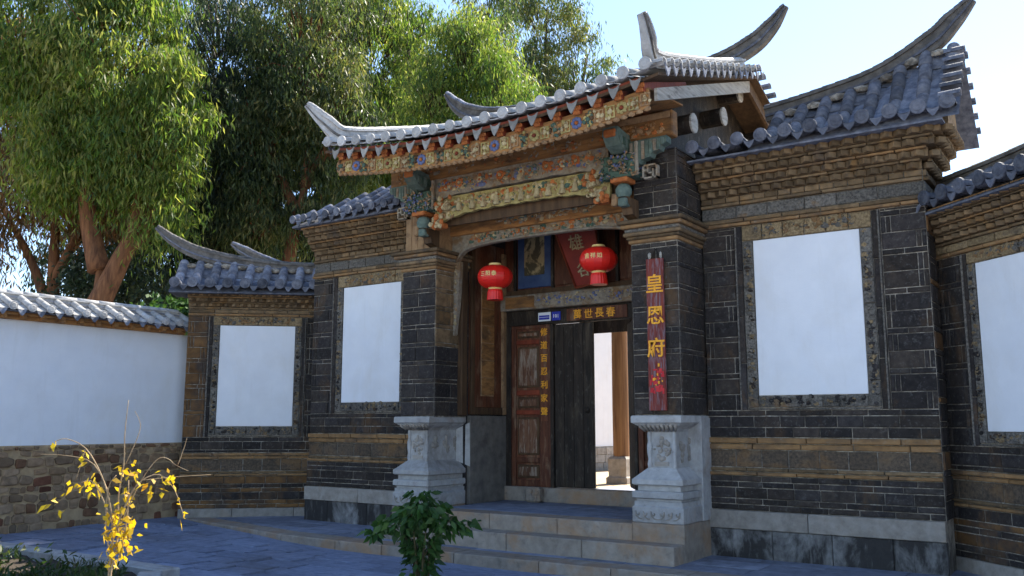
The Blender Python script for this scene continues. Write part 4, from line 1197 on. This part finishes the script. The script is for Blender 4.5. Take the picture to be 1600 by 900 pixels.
# ---------------------------------------------------------------- steps
st = thing('stone_steps', 'worn grey stone step below the doorway platform, ending at the right pedestal', 'steps')
x = -2.25
for w in (1.05, 1.15, 1.1, 1.2):
    x1 = min(x + w, 2.25)
    q = MB('stone_step'); q.cbox(x + .003, x1 - .003, -1.17, -.8, -.05, .205, .012); q.build('step_stone', st); x = x1

# ---------------------------------------------------------------- things hung on the gate
def lantern(label, x, y, ztop, text):
    t = thing('lantern', label, 'lantern', (x, y, ztop), 0, 'red lanterns over the doorway'); t.scale = (.9, .9, .9)
    b = MB('lantern_red'); n = 28; prof = []
    rings = []
    for j in range(13):
        u = j / 12; a = math.pi * (.14 + .72 * u); r = .29 * math.sin(a) ** .8; z = -.04 - .36 * (1 - (math.cos(a) / math.cos(math.pi * .14) * .5 + .5))
        rings.append([(r * (1 - .018 * (i % 2)) * math.cos(2 * math.pi * i / n), r * (1 - .018 * (i % 2)) * math.sin(2 * math.pi * i / n), z) for i in range(n)])
    b.loft(rings, 0, False); b.build('globe', t)
    b = MB('lantern_gold'); b.lathe([(.13, -.055), (.12, -.03), (.1, -.02), (.1, .0)], 18); b.build('cap', t)
    b = MB('lantern_gold'); b.lathe([(.09, -.435), (.105, -.42), (.115, -.40), (.12, -.385)], 18); b.build('collar', t)
    b = MB('lantern_red')
    rings = [[((r + (.006 if i % 2 else 0)) * math.cos(2 * math.pi * i / 36), (r + (.006 if i % 2 else 0)) * math.sin(2 * math.pi * i / 36), z) for i in range(36)] for r, z in ((.105, -.43), (.118, -.47), (.128, -.6))]
    b.loft(rings); b.build('tassel', t)
    b = MB('wood_dark'); b.tube([(0, 0, 0), (0, 0, (4.2 - ztop) / .9)], .004, 5); b.build('cord', t)
    for i, ch in enumerate(text):
        a = R(-90 + 12 + (i - (len(text) - 1) / 2) * 19)
        glyph(ch, .085, 'lantern_gold', t, (.29 * math.cos(a), .29 * math.sin(a), -.2), (R(90), 0, a + R(90)))
    return t
lantern('red lantern with gold lettering hanging lower, nearer the tan side panel', -.88, -.25, 3.9, '三阳泰')
lantern('red lantern with gold lettering hanging in front of the tilted red plaque', .84, -.25, 3.98, '吉祥如')

sg = thing('sign_board', 'narrow vertical red wooden sign with three gold characters on the right pier', 'sign', (1.93, -.78, 1.74))
q = MB('sign_purple'); q.cbox(-.115, .115, -.045, -.01, 0, 1.86, .006); q.build('board', sg)
for i, ch in enumerate('皇恩府'): glyph(ch, .245, 'gold', sg, (0, -.05, 1.55 - i * .395))
q = MB('paint_seal')
for i in range(34):
    q.box(*(lambda a, c, w, h: (a - w, a + w, -.0465 - .0002 * i, -.044, c - h, c + h))(random.uniform(-.08, .09), random.uniform(.22, .5), random.uniform(.006, .022), random.uniform(.008, .03)))
q.build('seal_marks', sg)['kind'] = 'stuff'
q = MB('gold')
for i in range(10):
    q.box(*(lambda a, c, w, h: (a - w, a + w, -.055 - .0002 * i, -.044, c - h, c + h))(random.uniform(-.06, .08), random.uniform(.25, .56), random.uniform(.004, .012), random.uniform(.006, .018)))
q.build('seal_gilding', sg)['kind'] = 'stuff'
q = MB('wood_dark', 'wood_weathered'); q.tube([(-.05, -.03, 1.86), (-.02, -.03, 1.92), (.02, -.02, 1.98), (.04, -.03, 1.9), (.06, -.03, 1.86)], .008, 5)
q.blob((-.07, -.03, 1.9), (.025, .015, .05), 1); q.blob((.08, -.03, 1.9), (.02, .015, .05), 1); q.build('hook', sg)

pl = thing('plaque', 'tilted dark red plaque with pale characters leaning behind the right lantern', 'plaque', (.12, .72, 3.62))
pl.rotation_euler = (R(-16), R(4), 0)
pl.rotation_euler = (R(16), R(-6), 0)
q = MB('plaque_red'); q.prism([(-.2, 0), (.26, 0), (.36, .98), (-.34, .98)], 0, .04); q.build('board', pl)
q = MB('wood_red'); q.tube([(-.2, 0, 0), (.26, 0, 0), (.36, 0, .98), (-.34, 0, .98), (-.2, 0, 0)], .022, 6); q.build('rim', pl)
glyph('雄', .25, 'paint_cream', pl, (-.02, -.008, .66)); glyph('谷', .22, 'paint_cream', pl, (-.0, -.008, .24))

for (x0, x1, label, txt) in ((-.94, -.71, 'white and blue enamel number plate on the door head', None), (-.69, -.53, 'small dark blue number plate beside the white plate', '101')):
    t = thing('number_plate', label, 'plate', ((x0 + x1) / 2, DY - .062, 3.235))
    w = (x1 - x0) / 2
    q = MB('plate_white' if txt is None else 'plate_blue'); q.cbox(-w, w, -.012, 0, -.07, .07, .004); q.build('plate', t)
    if txt is None:
        q = MB('plate_blue'); q.box(-w + .02, w - .02, -.0145, -.0125, -.045, -.012); q.box(-w + .02, w - .02, -.0145, -.0125, -.006, .022); q.build('lettering', t)
    else:
        for i, ch in enumerate(txt): glyph(ch, .075, 'plate_white', t, (-.04 + i * .04, -.014, 0))

# ---------------------------------------------------------------- whitewashed boundary wall on the left
bw = thing('boundary_wall', 'long whitewashed wall with rubble base and tiled coping at left', 'wall', (-7.25, -.95, 0), R(90))
L0 = -7.5
q = MB('rubble_mortar'); q.box(L0, .8, -.03, .4, -.3, 1.25); rb = q.build('rubble_base', bw)
z = -.06; row = 0
while z < 1.2:
    rh = random.uniform(.09, .19)
    if 1.24 - (z + rh) < .06: rh = 1.24 - z
    x = -5.3 + random.uniform(0, .15)
    while x < .05:
        w = random.uniform(.09, .33) * (.7 if rh < .12 else 1)
        if random.random() < .9:
            s = MB('rubble'); hw, hh_ = w / 2 - .008, rh / 2 - .006; pts = []
            for (sx, sz) in ((-1, -1), (1, -1), (1, 1), (-1, 1)):
                cut = random.uniform(.12, .5)
                a_ = (sx * hw * random.uniform(.88, 1.06), sz * hh_ * (1 - cut) * random.uniform(.85, 1.05)); b_ = (sx * hw * (1 - cut) * random.uniform(.85, 1.05), sz * hh_ * random.uniform(.85, 1.12))
                pts += [a_, b_] if sx * sz > 0 else [b_, a_]
            pr = random.uniform(.012, .04)
            s.loft([[(px, .0, pz) for px, pz in pts], [(px * .97, -pr * .65, pz * .95) for px, pz in pts], [(px * .8, -pr, pz * .74) for px, pz in pts]])
            s.build('stone', rb, (x + w / 2, -.03, z + rh / 2 + random.uniform(-.015, .015)), (0, random.uniform(-.12, .12), 0))
        x += w
    z += rh; row += 1
q = MB('plaster'); q.box(L0, .8, -.012, .38, 1.252, 3.14); q.build('plaster_face', bw)
q = MB('wood_orange'); q.box(L0, .02, -.10, .45, 3.14, 3.2); q.box(L0, .03, -.17, .5, 3.2, 3.245); ev = q.build('eave_course', bw)
x = L0 + .1
while x < -.02:
    q = MB('wood_orange'); q.cbox(x, x + .07, -.2, -.05, 3.15, 3.235, .006); q.build('eave_block', ev); x += .3
rf = MB('tile_grey'); rf.add([(L0, -.26, 3.25), (.05, -.26, 3.25), (.05, .18, 3.48), (L0, .18, 3.48), (L0, .62, 3.25), (.05, .62, 3.25)], [(0, 1, 2, 3), (3, 2, 5, 4), (0, 1, 5, 4)]); cop = rf.build('coping', bw)
nn = 26
cx = [L0 + .1 + i * (7.45) / nn for i in range(nn + 1)]
sl_ = math.atan2(.21, .44)
tile_columns(cop, cx, -.28, 3.29, sl_, .46, .062, 'tile_lime', 7.45 / nn, .24, 'tile_lime', 'tile_grey', .1)
P = [(L0 + i * .75, .18, 3.46 + random.uniform(-.006, .006)) for i in range(10)] + [(.02, .18, 3.46)]
P[-2] = (-.35, .18, 3.46)
ridge_mesh(P, [.1] * 11, [.16] * 11, ['tile_lime', 'tile_grey', 'tile_lime'], 'ridge', cop, 'tile_lime', .065, .3)

# roof ridge of a building behind the slanting wall
rr = thing('roof_ridge', 'grey upswept roof ridge end rising behind the slanting wall at left', 'roof ridge', (-6.75, 1.0, 0), R(20))
bd = MB('ridge_grey'); bd.prism([(-.7, 3.2), (1.6, 3.2), (1.6, 4.42), (.3, 4.42), (-.7, 4.5)], -.1, .1); bd.build('wall', rr)
kn = [(-1.25, 5.1, .05, .05), (-1.0, 4.88, .17, .09), (-.5, 4.62, .2, .11), (.1, 4.45, .2, .12), (1.5, 4.4, .2, .12)]
P = smooth_curve([(k_[0], .0, k_[1]) for k_ in kn], 5)
ridge_mesh(P, lerp_list([k_[2] for k_ in kn], 5), lerp_list([k_[3] for k_ in kn], 5), ['ridge_grey', 'tile_dark', 'ridge_grey'], 'ridge', rr, 'tile_grey', .05)

# ---------------------------------------------------------------- the sunny inner court seen through the door
sheet('inner_court', [(-9, 4.6), (9, 4.6), (9, 26), (-9, 26)], .36, 'court_earth')
iw = thing('inner_court_wall', 'sunlit white wall with stone base seen through the open door', 'wall', (-6.3, 4.8, .36), R(76))
q = MB('plaster'); q.box(0, 14, 0, .4, .62, 4.2); q.build('plaster_face', iw)
q = MB('mortar'); q.box(0, 14, -.05, .4, -.3, .6); ib = q.build('stone_base', iw)
for r_ in range(3):
    course(ib, 3, 9, .0 + r_ * .2, .2 + r_ * .2, -.05, .4, 'stone', .03, name='stone')
q = MB('tile_grey'); q.prism([(-.25, 4.2), (.2, 4.45), (.65, 4.2)], 0, 14, 0, axis='x'); q.build('coping', iw)
po = thing('wooden_post', 'brown round wooden post on a square stone base inside the gate', 'post', (-2.1, 6.0, .36))
q = MB('post_wood'); q.lathe([(.17, .55), (.175, 1.5), (.165, 4.4)], 16); q.build('shaft', po)
q = MB('stone'); q.loft([rect(-.24, .24, -.24, .24, 0), rect(-.24, .24, -.24, .24, .12), rect(-.2, .2, -.2, .2, .15), rect(-.21, .21, -.21, .21, .5), rect(-.17, .17, -.17, .17, .55)]); q.build('base', po)
q = MB('wood_brown'); q.cbox(-1.2, 6.5, -.12, .12, 4.4, 4.7, .01); q.build('beam', po)

# ---------------------------------------------------------------- planting in front
kb = MB('stone_pale'); kb.cbox(-7.2, -1.95, -4.80, -4.56, -.3, .06, .015)
kb.M = Matrix.Translation((-1.95, -4.782, 0)) @ Matrix.Rotation(math.atan2(-3.4, 4.4), 4, 'Z')
kb.cbox(0, 8.5, -.24, 0, -.3, .058, .015); kb.M = None
tag(kb.build('kerb'), kind='structure')
bed = MB('soil'); n = 30
vv = [(-8 + (5.9 + 6.4 * (1 - j / n)) * i / n, -9.75 + 4.97 * j / n, -.03 + .04 * math.sin(i * 1.7 + j) * math.sin(j * 1.1)) for j in range(n + 1) for i in range(n + 1)]
bed.add(vv, [(j * (n + 1) + i, j * (n + 1) + i + 1, (j + 1) * (n + 1) + i + 1, (j + 1) * (n + 1) + i) for j in range(n) for i in range(n)], 0, True)
tag(bed.build('planting_bed'), kind='structure')

def leaves_mesh(name, P, D, L, W, mat, bend=.0, parent=None):
    """one mesh of pointed leaves: P base points, D unit directions, L lengths, W widths"""
    n = len(P)
    rnd = rng.normal(size=(n, 3)); S = np.cross(D, rnd); S /= np.linalg.norm(S, axis=1, keepdims=True) + 1e-9
    mid = P + D * (L * .45)[:, None]; tip = P + D * L[:, None]; tip[:, 2] -= bend * L
    V = np.stack([P, mid + S * (W * .5)[:, None], tip, mid - S * (W * .5)[:, None]], 1).reshape(-1, 3)
    me = bpy.data.meshes.new(name)
    me.vertices.add(4 * n); me.vertices.foreach_set('co', V.astype(np.float32).ravel())
    me.loops.add(4 * n); me.loops.foreach_set('vertex_index', np.arange(4 * n, dtype=np.int32))
    me.polygons.add(n); me.polygons.foreach_set('loop_start', np.arange(0, 4 * n, 4, dtype=np.int32))
    me.polygons.foreach_set('loop_total', np.full(n, 4, dtype=np.int32))
    me.materials.append(MATS[mat]); me.update(calc_edges=True); me.validate()
    return mesh_obj(name, me, parent)

# bare shrub with yellow leaves
sh = thing('shrub', 'thin bare-stemmed shrub with bright yellow leaves in the planting bed', 'shrub', (.68, -7.0, -.03))
dirv = np.array([.83, .56, 0])            # the way the shrub spreads
def Q(u, z, d=0):
    u *= .72; d *= .72; z = .47 + .72 * z if z > .01 else 0
    return (u * .83 - d * .56, u * .56 + d * .83, z)
stems = [([(0, 0), (-.03, .5), (-.05, .9), (.0, 1.2), (.01, 1.5), (.03, 1.83)], .012), ([(0, 0), (-.06, .5), (-.1, .85), (-.2, 1.12), (-.38, 1.36), (-.6, 1.45), (-.72, 1.42)], .012),
         ([(-.03, .55), (.1, .9), (.2, 1.05), (.35, 1.1), (.5, .95), (.62, .68)], .010), ([(0, .6), (.15, 1.0), (.3, 1.24), (.42, 1.26), (.52, 1.2), (.66, 1.14)], .007), ([(.52, 1.2), (.58, 1.36), (.62, 1.46)], .006),
         ([(-.05, .6), (-.2, .95), (-.33, 1.05), (-.5, .95), (-.68, .8)], .008), ([(-.1, .9), (-.3, 1.2), (-.55, 1.28), (-.85, 1.3)], .006), ([(.0, 1.2), (.12, 1.5), (.14, 1.62), (.1, 1.72)], .005),
         ([(-.38, 1.36), (-.4, 1.2), (-.44, 1.06)], .005), ([(.2, 1.05), (.5, 1.08), (.85, 1.1)], .005), ([(0, .3), (.05, .7), (.06, 1.05)], .012), ([(0, .2), (-.1, .5), (-.12, .95), (-.06, 1.1)], .010)]
for i, (pts, r) in enumerate(stems):
    q = MB('twig'); P = [Q(u, z, .05 * math.sin(i * 2 + k)) for k, (u, z) in enumerate(pts)]
    if pts[0] == (0, 0): P.insert(1, Q(pts[1][0] * .7, .05, .02 * i - .1))
    C_ = smooth_curve(P, 3); q.tube(C_, [max(.002, r * .68 * (1 - .75 * k / len(C_))) for k in range(len(C_))], 6); q.build('branch', sh)
P_, D_ = [], []
spots = [(0, .35, 26, .1), (.02, .5, 40, .12), (0, .66, 30, .12), (.02, .82, 16, .1), (-.33, 1.0, 12, .08), (-.25, 1.02, 10, .07), (-.62, .82, 8, .07), (-.45, 1.0, 5, .05), (-.42, 1.34, 4, .04), (-.70, 1.42, 3, .03), (.02, 1.14, 14, .1), (.16, 1.1, 8, .08),
         (.44, 1.02, 12, .07), (.38, 1.1, 5, .05), (.26, .98, 6, .06), (.6, .7, 5, .03), (.55, .85, 3, .03), (.06, .9, 12, .06), (-.4, 1.2, 3, .03)]
for (u, z, n, s) in spots:
    for k in range(int(n * (1.5 if z < .7 and abs(u) < .1 else .9))):
        P_.append(Q(u + random.gauss(0, s * .6), z + random.gauss(0, s * .6), random.gauss(0, s))); d = Vector((random.gauss(0, 1), random.gauss(0, 1), random.gauss(-.3, .8))).normalized(); D_.append(d)
P_ = np.array(P_); D_ = np.array(D_)
leaves_mesh('leaves', P_, D_, rng.uniform(.035, .08, len(P_)), rng.uniform(.022, .045, len(P_)), 'leaf_yellow', .2, sh)

# leafy green bush
gb = thing('bush', 'dark green broad-leaved bush in front of the steps', 'bush', (.5, -3.5, -.14))
for i in range(9):
    a = random.uniform(0, 6.28); r = random.uniform(.02, .1); sp = random.uniform(.15, .4)
    q = MB('stem'); q.tube([(r * math.cos(a), r * math.sin(a), 0), (r * 1.3 * math.cos(a), r * 1.3 * math.sin(a), .4), (sp * math.cos(a), sp * math.sin(a), random.uniform(.65, .9))], [.014, .011, .005], 6); q.build('stem', gb)
P_, D_ = [], []
def clump(cx, cy, cz, rx, rz_, n):
    for k in range(n):
        v = Vector((random.gauss(0, 1), random.gauss(0, 1), random.gauss(0, 1))).normalized() * random.uniform(.4, 1)
        P_.append((cx + v.x * rx, cy + v.y * rx, cz + v.z * rz_)); D_.append(Vector((v.x * 1.2 + random.gauss(0, .4), v.y * 1.2 + random.gauss(0, .4), random.gauss(-.35, .4))).normalized())
clump(0, 0, .82, .28, .16, 260); clump(-.2, -.12, .72, .22, .14, 120); clump(.2, .1, .72, .22, .12, 120); clump(-.38, -.24, .62, .14, .06, 40); clump(.4, .27, .72, .1, .05, 14); clump(.36, .24, .66, .07, .05, 12)
clump(0, 0, .5, .18, .2, 160); clump(0, 0, .25, .16, .22, 120); clump(.0, .0, 1.0, .13, .05, 30)
P_ = np.array(P_); D_ = np.array(D_)
leaves_mesh('leaves', P_, D_, rng.uniform(.07, .14, len(P_)), rng.uniform(.045, .085, len(P_)), 'leaf_bush', .15, gb)

# ground cover in the bed
n = 15000
gx = rng.uniform(-7.4, 1.5, n); gy = rng.uniform(-8.6, -4.85, n)
keep = (gy < -4.9 - np.clip(gx + 2.4, 0, 9) * .8) & ((np.sin(gx * 2.3 + 1) + np.sin(gy * 2.9) + rng.normal(0, .5, n)) > -.6)
gx, gy = gx[keep], gy[keep]; n = len(gx)
hh = .08 + .2 * np.clip(np.sin(gx * 3.1) * np.sin(gy * 2.2 + .6), 0, 1)
P_ = np.stack([gx, gy, rng.uniform(-.02, 1, n) * hh], 1)
D_ = np.stack([rng.normal(0, .6, n), rng.normal(0, .6, n), np.abs(rng.normal(.6, .4, n))], 1); D_ /= np.linalg.norm(D_, axis=1, keepdims=True)
go = leaves_mesh('ground_cover', P_, D_, rng.uniform(.06, .14, n), rng.uniform(.018, .04, n), 'leaf_grass', .1)
tag(go, 'low dark green ground cover growing in the planting bed', 'ground cover', kind='stuff')

# ---------------------------------------------------------------- trees behind the walls
def tree(label, base, trunk_pts, tr, limbs, blobs, nclump, leaf, bark, sprays=70, lsize=(.12, .26), wfac=.16, dens=1.75):
    t = thing('tree', label, 'tree', base, 0, 'tall trees behind the walls')
    q = MB(bark); P = smooth_curve([Vector(p) for p in trunk_pts], 4); m = len(P)
    q.tube(P, [tr * (1 - .93 * k / (m - 1)) * (1.25 if k == 0 else 1) for k in range(m)], 10); q.build('trunk', t)
    for pts, r in limbs:
        q = MB(bark); P = smooth_curve([Vector(p) for p in pts], 4); q.tube(P, [r * (1 - .7 * k / (len(P) - 1)) for k in range(len(P))], 7); q.build('limb', t)
    # clumps spread through the crown, each a hanging spray
    vol = np.array([b[3] * b[4] * b[5] for b in blobs]) ** .75
    pick = rng.choice(len(blobs), nclump, p=vol / vol.sum())
    C = []
    for i in pick:
        b = blobs[i]; v = rng.normal(size=3); v /= np.linalg.norm(v); r = rng.uniform(.25, 1) ** .45
        C.append((b[0] + v[0] * b[3] * r, b[1] + v[1] * b[4] * r, b[2] + v[2] * b[5] * r))
    C = np.array(C)
    tw = MB(bark)
    ax = np.array([p for p in P])
    for c in C[::3]:
        b = np.array(blobs[int(np.argmin([np.linalg.norm((c - np.array(bb[:3])) / np.array(bb[3:6])) for bb in blobs]))][:3])
        s = b + (c - b) * .35; s[2] -= .5
        tw.tube([tuple(s), tuple((s + c) / 2 + np.array([0, 0, .15])), tuple(c)], [.035, .02, .008], 4)
    tw_o = tw.build('twigs', t); tw_o['kind'] = 'stuff'
    k = int(sprays * dens)
    idx = np.repeat(np.arange(len(C)), k)
    n = len(idx)
    size = (rng.uniform(.35, 1.0, len(C)) ** 1.0 * 1.45)[idx]
    lat = rng.normal(0, .22, (n, 3)) * size[:, None]; lat[:, 2] = -np.abs(rng.normal(0, .42, n)) * size + .12
    Pp = C[idx] + lat
    Dd = np.stack([rng.normal(0, .38, n), rng.normal(0, .38, n), -np.abs(rng.normal(.95, .4, n))], 1); Dd /= np.linalg.norm(Dd, axis=1, keepdims=True)
    L = rng.uniform(lsize[0], lsize[1], n)
    leaves_mesh('crown', Pp, Dd, L, L * wfac * rng.uniform(.8, 1.5, n), leaf, 0, t)
    return t

# positions relative to each tree's base
tree('large bright green weeping tree with forked reddish trunk behind the whitewashed wall', (-12.3, .5, -.4),
     [(0, 0, 0), (.0, 0, 2.5), (-.05, 0, 4.6), (-.1, 0, 5.8)], .42,
     [([(-.05, 0, 4.6), (.35, .2, 5.6), (.6, .4, 6.6), (.5, .3, 8.5)], .28), ([(-.1, 0, 5.4), (-.5, -.2, 7), (-.7, -.3, 9.5)], .26), ([(.4, .25, 5.8), (.8, .5, 6.2), (.9, .6, 7)], .12)],
     [(-.1, 0, 10.6, 1.7, 1.7, 2.6), (-.9, -.5, 8.6, 1.2, 1.2, 1.6), (1.0, .6, 8.9, 1.1, 1.1, 2.0), (.9, .6, 7.0, .7, .8, 1.0), (-.2, 0, 13.2, 1.6, 1.6, 1.6), (.2, .1, 8.4, 1.2, 1.2, 1.2), (-1.8, -1.2, 10.8, 1.2, 1.2, 1.8)],
     560, 'leaf_bright', 'bark_red', 85)
tree('tree with rusty brown lower foliage at the left edge', (-15.2, 1.0, -.4),
     [(0, 0, 0), (.1, 0, 3), (-.1, 0, 6), (-.3, 0, 9)], .34,
     [([(0, 0, 4.5), (-.6, -.3, 6), (-1.4, -.8, 7.5)], .16), ([(0, 0, 5.5), (.6, .3, 7), (.9, .5, 8.5)], .14)],
     [(-.6, -.3, 8.2, 1.6, 1.5, 1.3), (.9, .6, 7.6, 1.0, 1.0, .9), (-.8, -.4, 10.6, 1.8, 1.8, 2.2), (-1.6, -1.2, 6.6, .9, .8, .8)],
     340, 'leaf_rust', 'bark_red', 70)
tree('dark tall tree with straight trunk behind the low tiled wall', (-14.5, 5.1, -.4),
     [(0, 0, 0), (.05, 0, 4), (-.05, 0, 8), (.1, 0, 13)], .34,
     [([(0, 0, 6), (.9, .5, 8), (1.4, .9, 9.5)], .14), ([(0, 0, 7), (-1, -.6, 9), (-1.6, -1, 10)], .14)],
     [(0, 0, 12.5, 2.2, 2.2, 3.2), (.9, .6, 8.4, 1.6, 1.6, 1.9), (-.9, -.5, 8.0, 1.4, 1.4, 1.7), (.3, .2, 5.6, 1.8, 1.6, 1.0), (-1.4, -1, 11, 1.3, 1.3, 2)],
     430, 'leaf_dark', 'bark_dark', 75)
tree('grey green tree with leaning brown trunk left of the gate roof', (-11.9, 5.6, -.4),
     [(-.1, 0, 0), (-.15, 0, 3), (.0, 0, 6.3), (.35, .15, 8.4), (.5, .2, 12)], .34,
     [([(.2, .1, 7.6), (-.4, -.3, 9.2), (-.7, -.5, 11)], .16), ([(.35, .15, 8.4), (1.0, .6, 10), (1.3, .9, 12)], .16)],
     [(.3, .1, 12.6, 1.9, 1.9, 3.0), (-.8, -.5, 10.0, 1.3, 1.3, 1.9), (1.1, .7, 10.2, 1.2, 1.2, 1.8), (-.9, -.6, 7.6, 1.1, 1.0, 1.2), (-.4, -.4, 5.6, .7, .7, .7), (.9, .5, 7.6, .9, .9, .9)],
     430, 'leaf_mid', 'bark_red', 75)
tree('broad olive green tree behind the left end of the gate roof', (-11.0, 9.9, -.4),
     [(0, 0, 0), (.1, 0, 5), (-.2, -.1, 9), (-.4, -.2, 15)], .34,
     [([(0, 0, 7), (-1.2, -.8, 10), (-1.8, -1.2, 12)], .16), ([(0, 0, 8), (.6, .4, 10.5), (.8, .5, 12.5)], .14)],
     [(-1.2, -.8, 14.0, 2.0, 2.0, 2.8), (-1.3, -.9, 11.0, 1.7, 1.7, 1.9), (.0, .1, 10.6, 1.0, 1.0, 1.5), (-1.2, -.8, 8.6, 1.6, 1.5, 1.2), (-2.9, -2, 13, 1.5, 1.5, 2.6)],
     440, 'leaf_bright', 'bark_dark', 75)
tree('small bright green round tree above the middle of the gate roof', (-5.1, 4.5, -.4),
     [(0, 0, 0), (0, 0, 4), (-.05, 0, 6.5), (0, 0, 9)], .18,
     [([(0, 0, 6), (.45, .3, 7), (.6, .4, 8)], .08), ([(0, 0, 6.2), (-.45, -.3, 7.2), (-.6, -.4, 8.2)], .08)],
     [(.05, .05, 10.3, .85, .85, 1.1), (-.55, -.35, 9.3, .8, .8, 1.0), (.6, .4, 9.2, .85, .85, 1.0), (0, 0, 8.0, 1.2, 1.1, 1.0), (.9, .6, 8.0, .7, .7, .7)],
     330, 'leaf_bright', 'bark_dark', 60, (.11, .19))
tree('airy tall pale green tree behind the gate roof, rightmost of the trees', (-10.9, 17.2, -.4),
     [(0, 0, 0), (.1, 0, 7), (-.1, 0, 12), (.1, 0, 18)], .32,
     [([(0, 0, 10), (.9, .6, 13), (1.3, .9, 16)], .13), ([(0, 0, 11), (-.8, -.5, 13.5), (-1, -.7, 16)], .13)],
     [(-.2, -.1, 17.8, 1.7, 1.7, 2.4), (-.8, -.5, 14.4, 1.7, 1.7, 2.1), (1.1, .75, 15.2, 1.4, 1.4, 2.4), (.9, .6, 12.4, 1.8, 1.8, 1.5), (-1.2, -.8, 12.0, 1.5, 1.5, 1.4), (1.7, 1.15, 13.2, .9, .9, 1.2)],
     380, 'leaf_mid', 'bark_dark', 62, (.17, .28))
tree('dark evergreen filling the gap between the left trunks', (-16.5, 5.5, -.4),
     [(0, 0, 0), (0, 0, 4), (.1, 0, 9)], .26, [([(0, 0, 4), (.8, .4, 5.5), (1, .6, 7)], .1)],
     [(0, 0, 8.5, 2.3, 2.3, 3.4), (.3, .2, 5.0, 2.2, 2.0, 1.6), (-2.2, -1.6, 6, 1.8, 1.8, 2.2), (1.7, 1.1, 6.3, 1.2, 1.2, 1.6)],
     420, 'leaf_dark', 'bark_dark', 70)
tree('dark olive tree closing the gap right of the leaning trunk', (-9.6, 11.6, -.4),
     [(0, 0, 0), (0, 0, 6), (.1, 0, 10), (0, 0, 14)], .28, [([(0, 0, 7), (.8, .5, 9), (1.1, .7, 11)], .11), ([(0, 0, 8), (-.8, -.5, 10), (-1, -.7, 12)], .11)],
     [(-.2, -.1, 12.6, 1.5, 1.5, 2.6), (.6, .4, 10.2, 1.5, 1.5, 1.7), (-1.0, -.7, 10, 1.5, 1.5, 1.8), (-.2, 0, 15.2, 1.0, 1.0, 1.4)],
     330, 'leaf_mid', 'bark_dark', 62, (.15, .27))
tree('dark green tree mass beyond the leaning trunk, furthest back', (-17.2, 13.0, -.4),
     [(0, 0, 0), (0, 0, 6), (.2, 0, 12)], .3, [([(0, 0, 6), (1.5, 1, 9), (2, 1.4, 11)], .12)],
     [(-1.5, -1, 10.5, 2.8, 2.8, 4.0), (2.2, 1.5, 10.5, 2.6, 2.6, 3.6), (.5, .3, 15.5, 3.2, 3, 3), (3.8, 2.5, 8.5, 1.6, 1.6, 2.2), (-3.8, -2.6, 12, 2.4, 2.4, 4)],
     560, 'leaf_dark', 'bark_dark', 60, (.25, .42), .26)
def hedge(label, base, blobs, n, leaf):
    t = thing('shrub', label, 'shrub', base, 0)
    q = MB('bark_dark')
    for k in range(6):
        a = k * 1.05; q.tube([(0, 0, 0), (.3 * math.cos(a), .3 * math.sin(a), 2), (.7 * math.cos(a), .7 * math.sin(a), 4)], [.05, .035, .015], 5)
    q.build('stems', t)
    P_ = []; 
    for (x, y, z, rx, ry, rz_) in blobs:
        v = rng.normal(size=(n, 3)); v /= np.linalg.norm(v, axis=1, keepdims=True); v *= rng.uniform(.3, 1, (n, 1)) ** .5
        P_.append(np.array([x, y, z]) + v * np.array([rx, ry, rz_]) + rng.normal(0, .08, (n, 3)))
    P_ = np.concatenate(P_); m = len(P_)
    D_ = rng.normal(size=(m, 3)); D_[:, 2] -= .3; D_ /= np.linalg.norm(D_, axis=1, keepdims=True)
    leaves_mesh('crown', P_, D_, rng.uniform(.1, .2, m), rng.uniform(.05, .09, m), leaf, .1, t)
hedge('glossy dark shrub behind the coping beside the slanting wall', (-9.9, .6, -.4), [(0, 0, 3.9, 1.0, .8, .75), (.5, .4, 4.4, .5, .5, .4), (-.9, -.5, 3.6, .8, .7, .6)], 1100, 'leaf_bush')
hedge('dark shrub behind the coping at the far left', (-14.6, 1.2, -.4), [(0, 0, 4.4, 1.6, 1.2, 1.3), (1.6, 1.0, 4.4, 1.3, 1.0, 1.3), (-1.7, -1.2, 4.2, 1.2, 1.0, 1.0), (.6, .4, 5.6, 1.2, 1.0, .8)], 2000, 'leaf_dark')
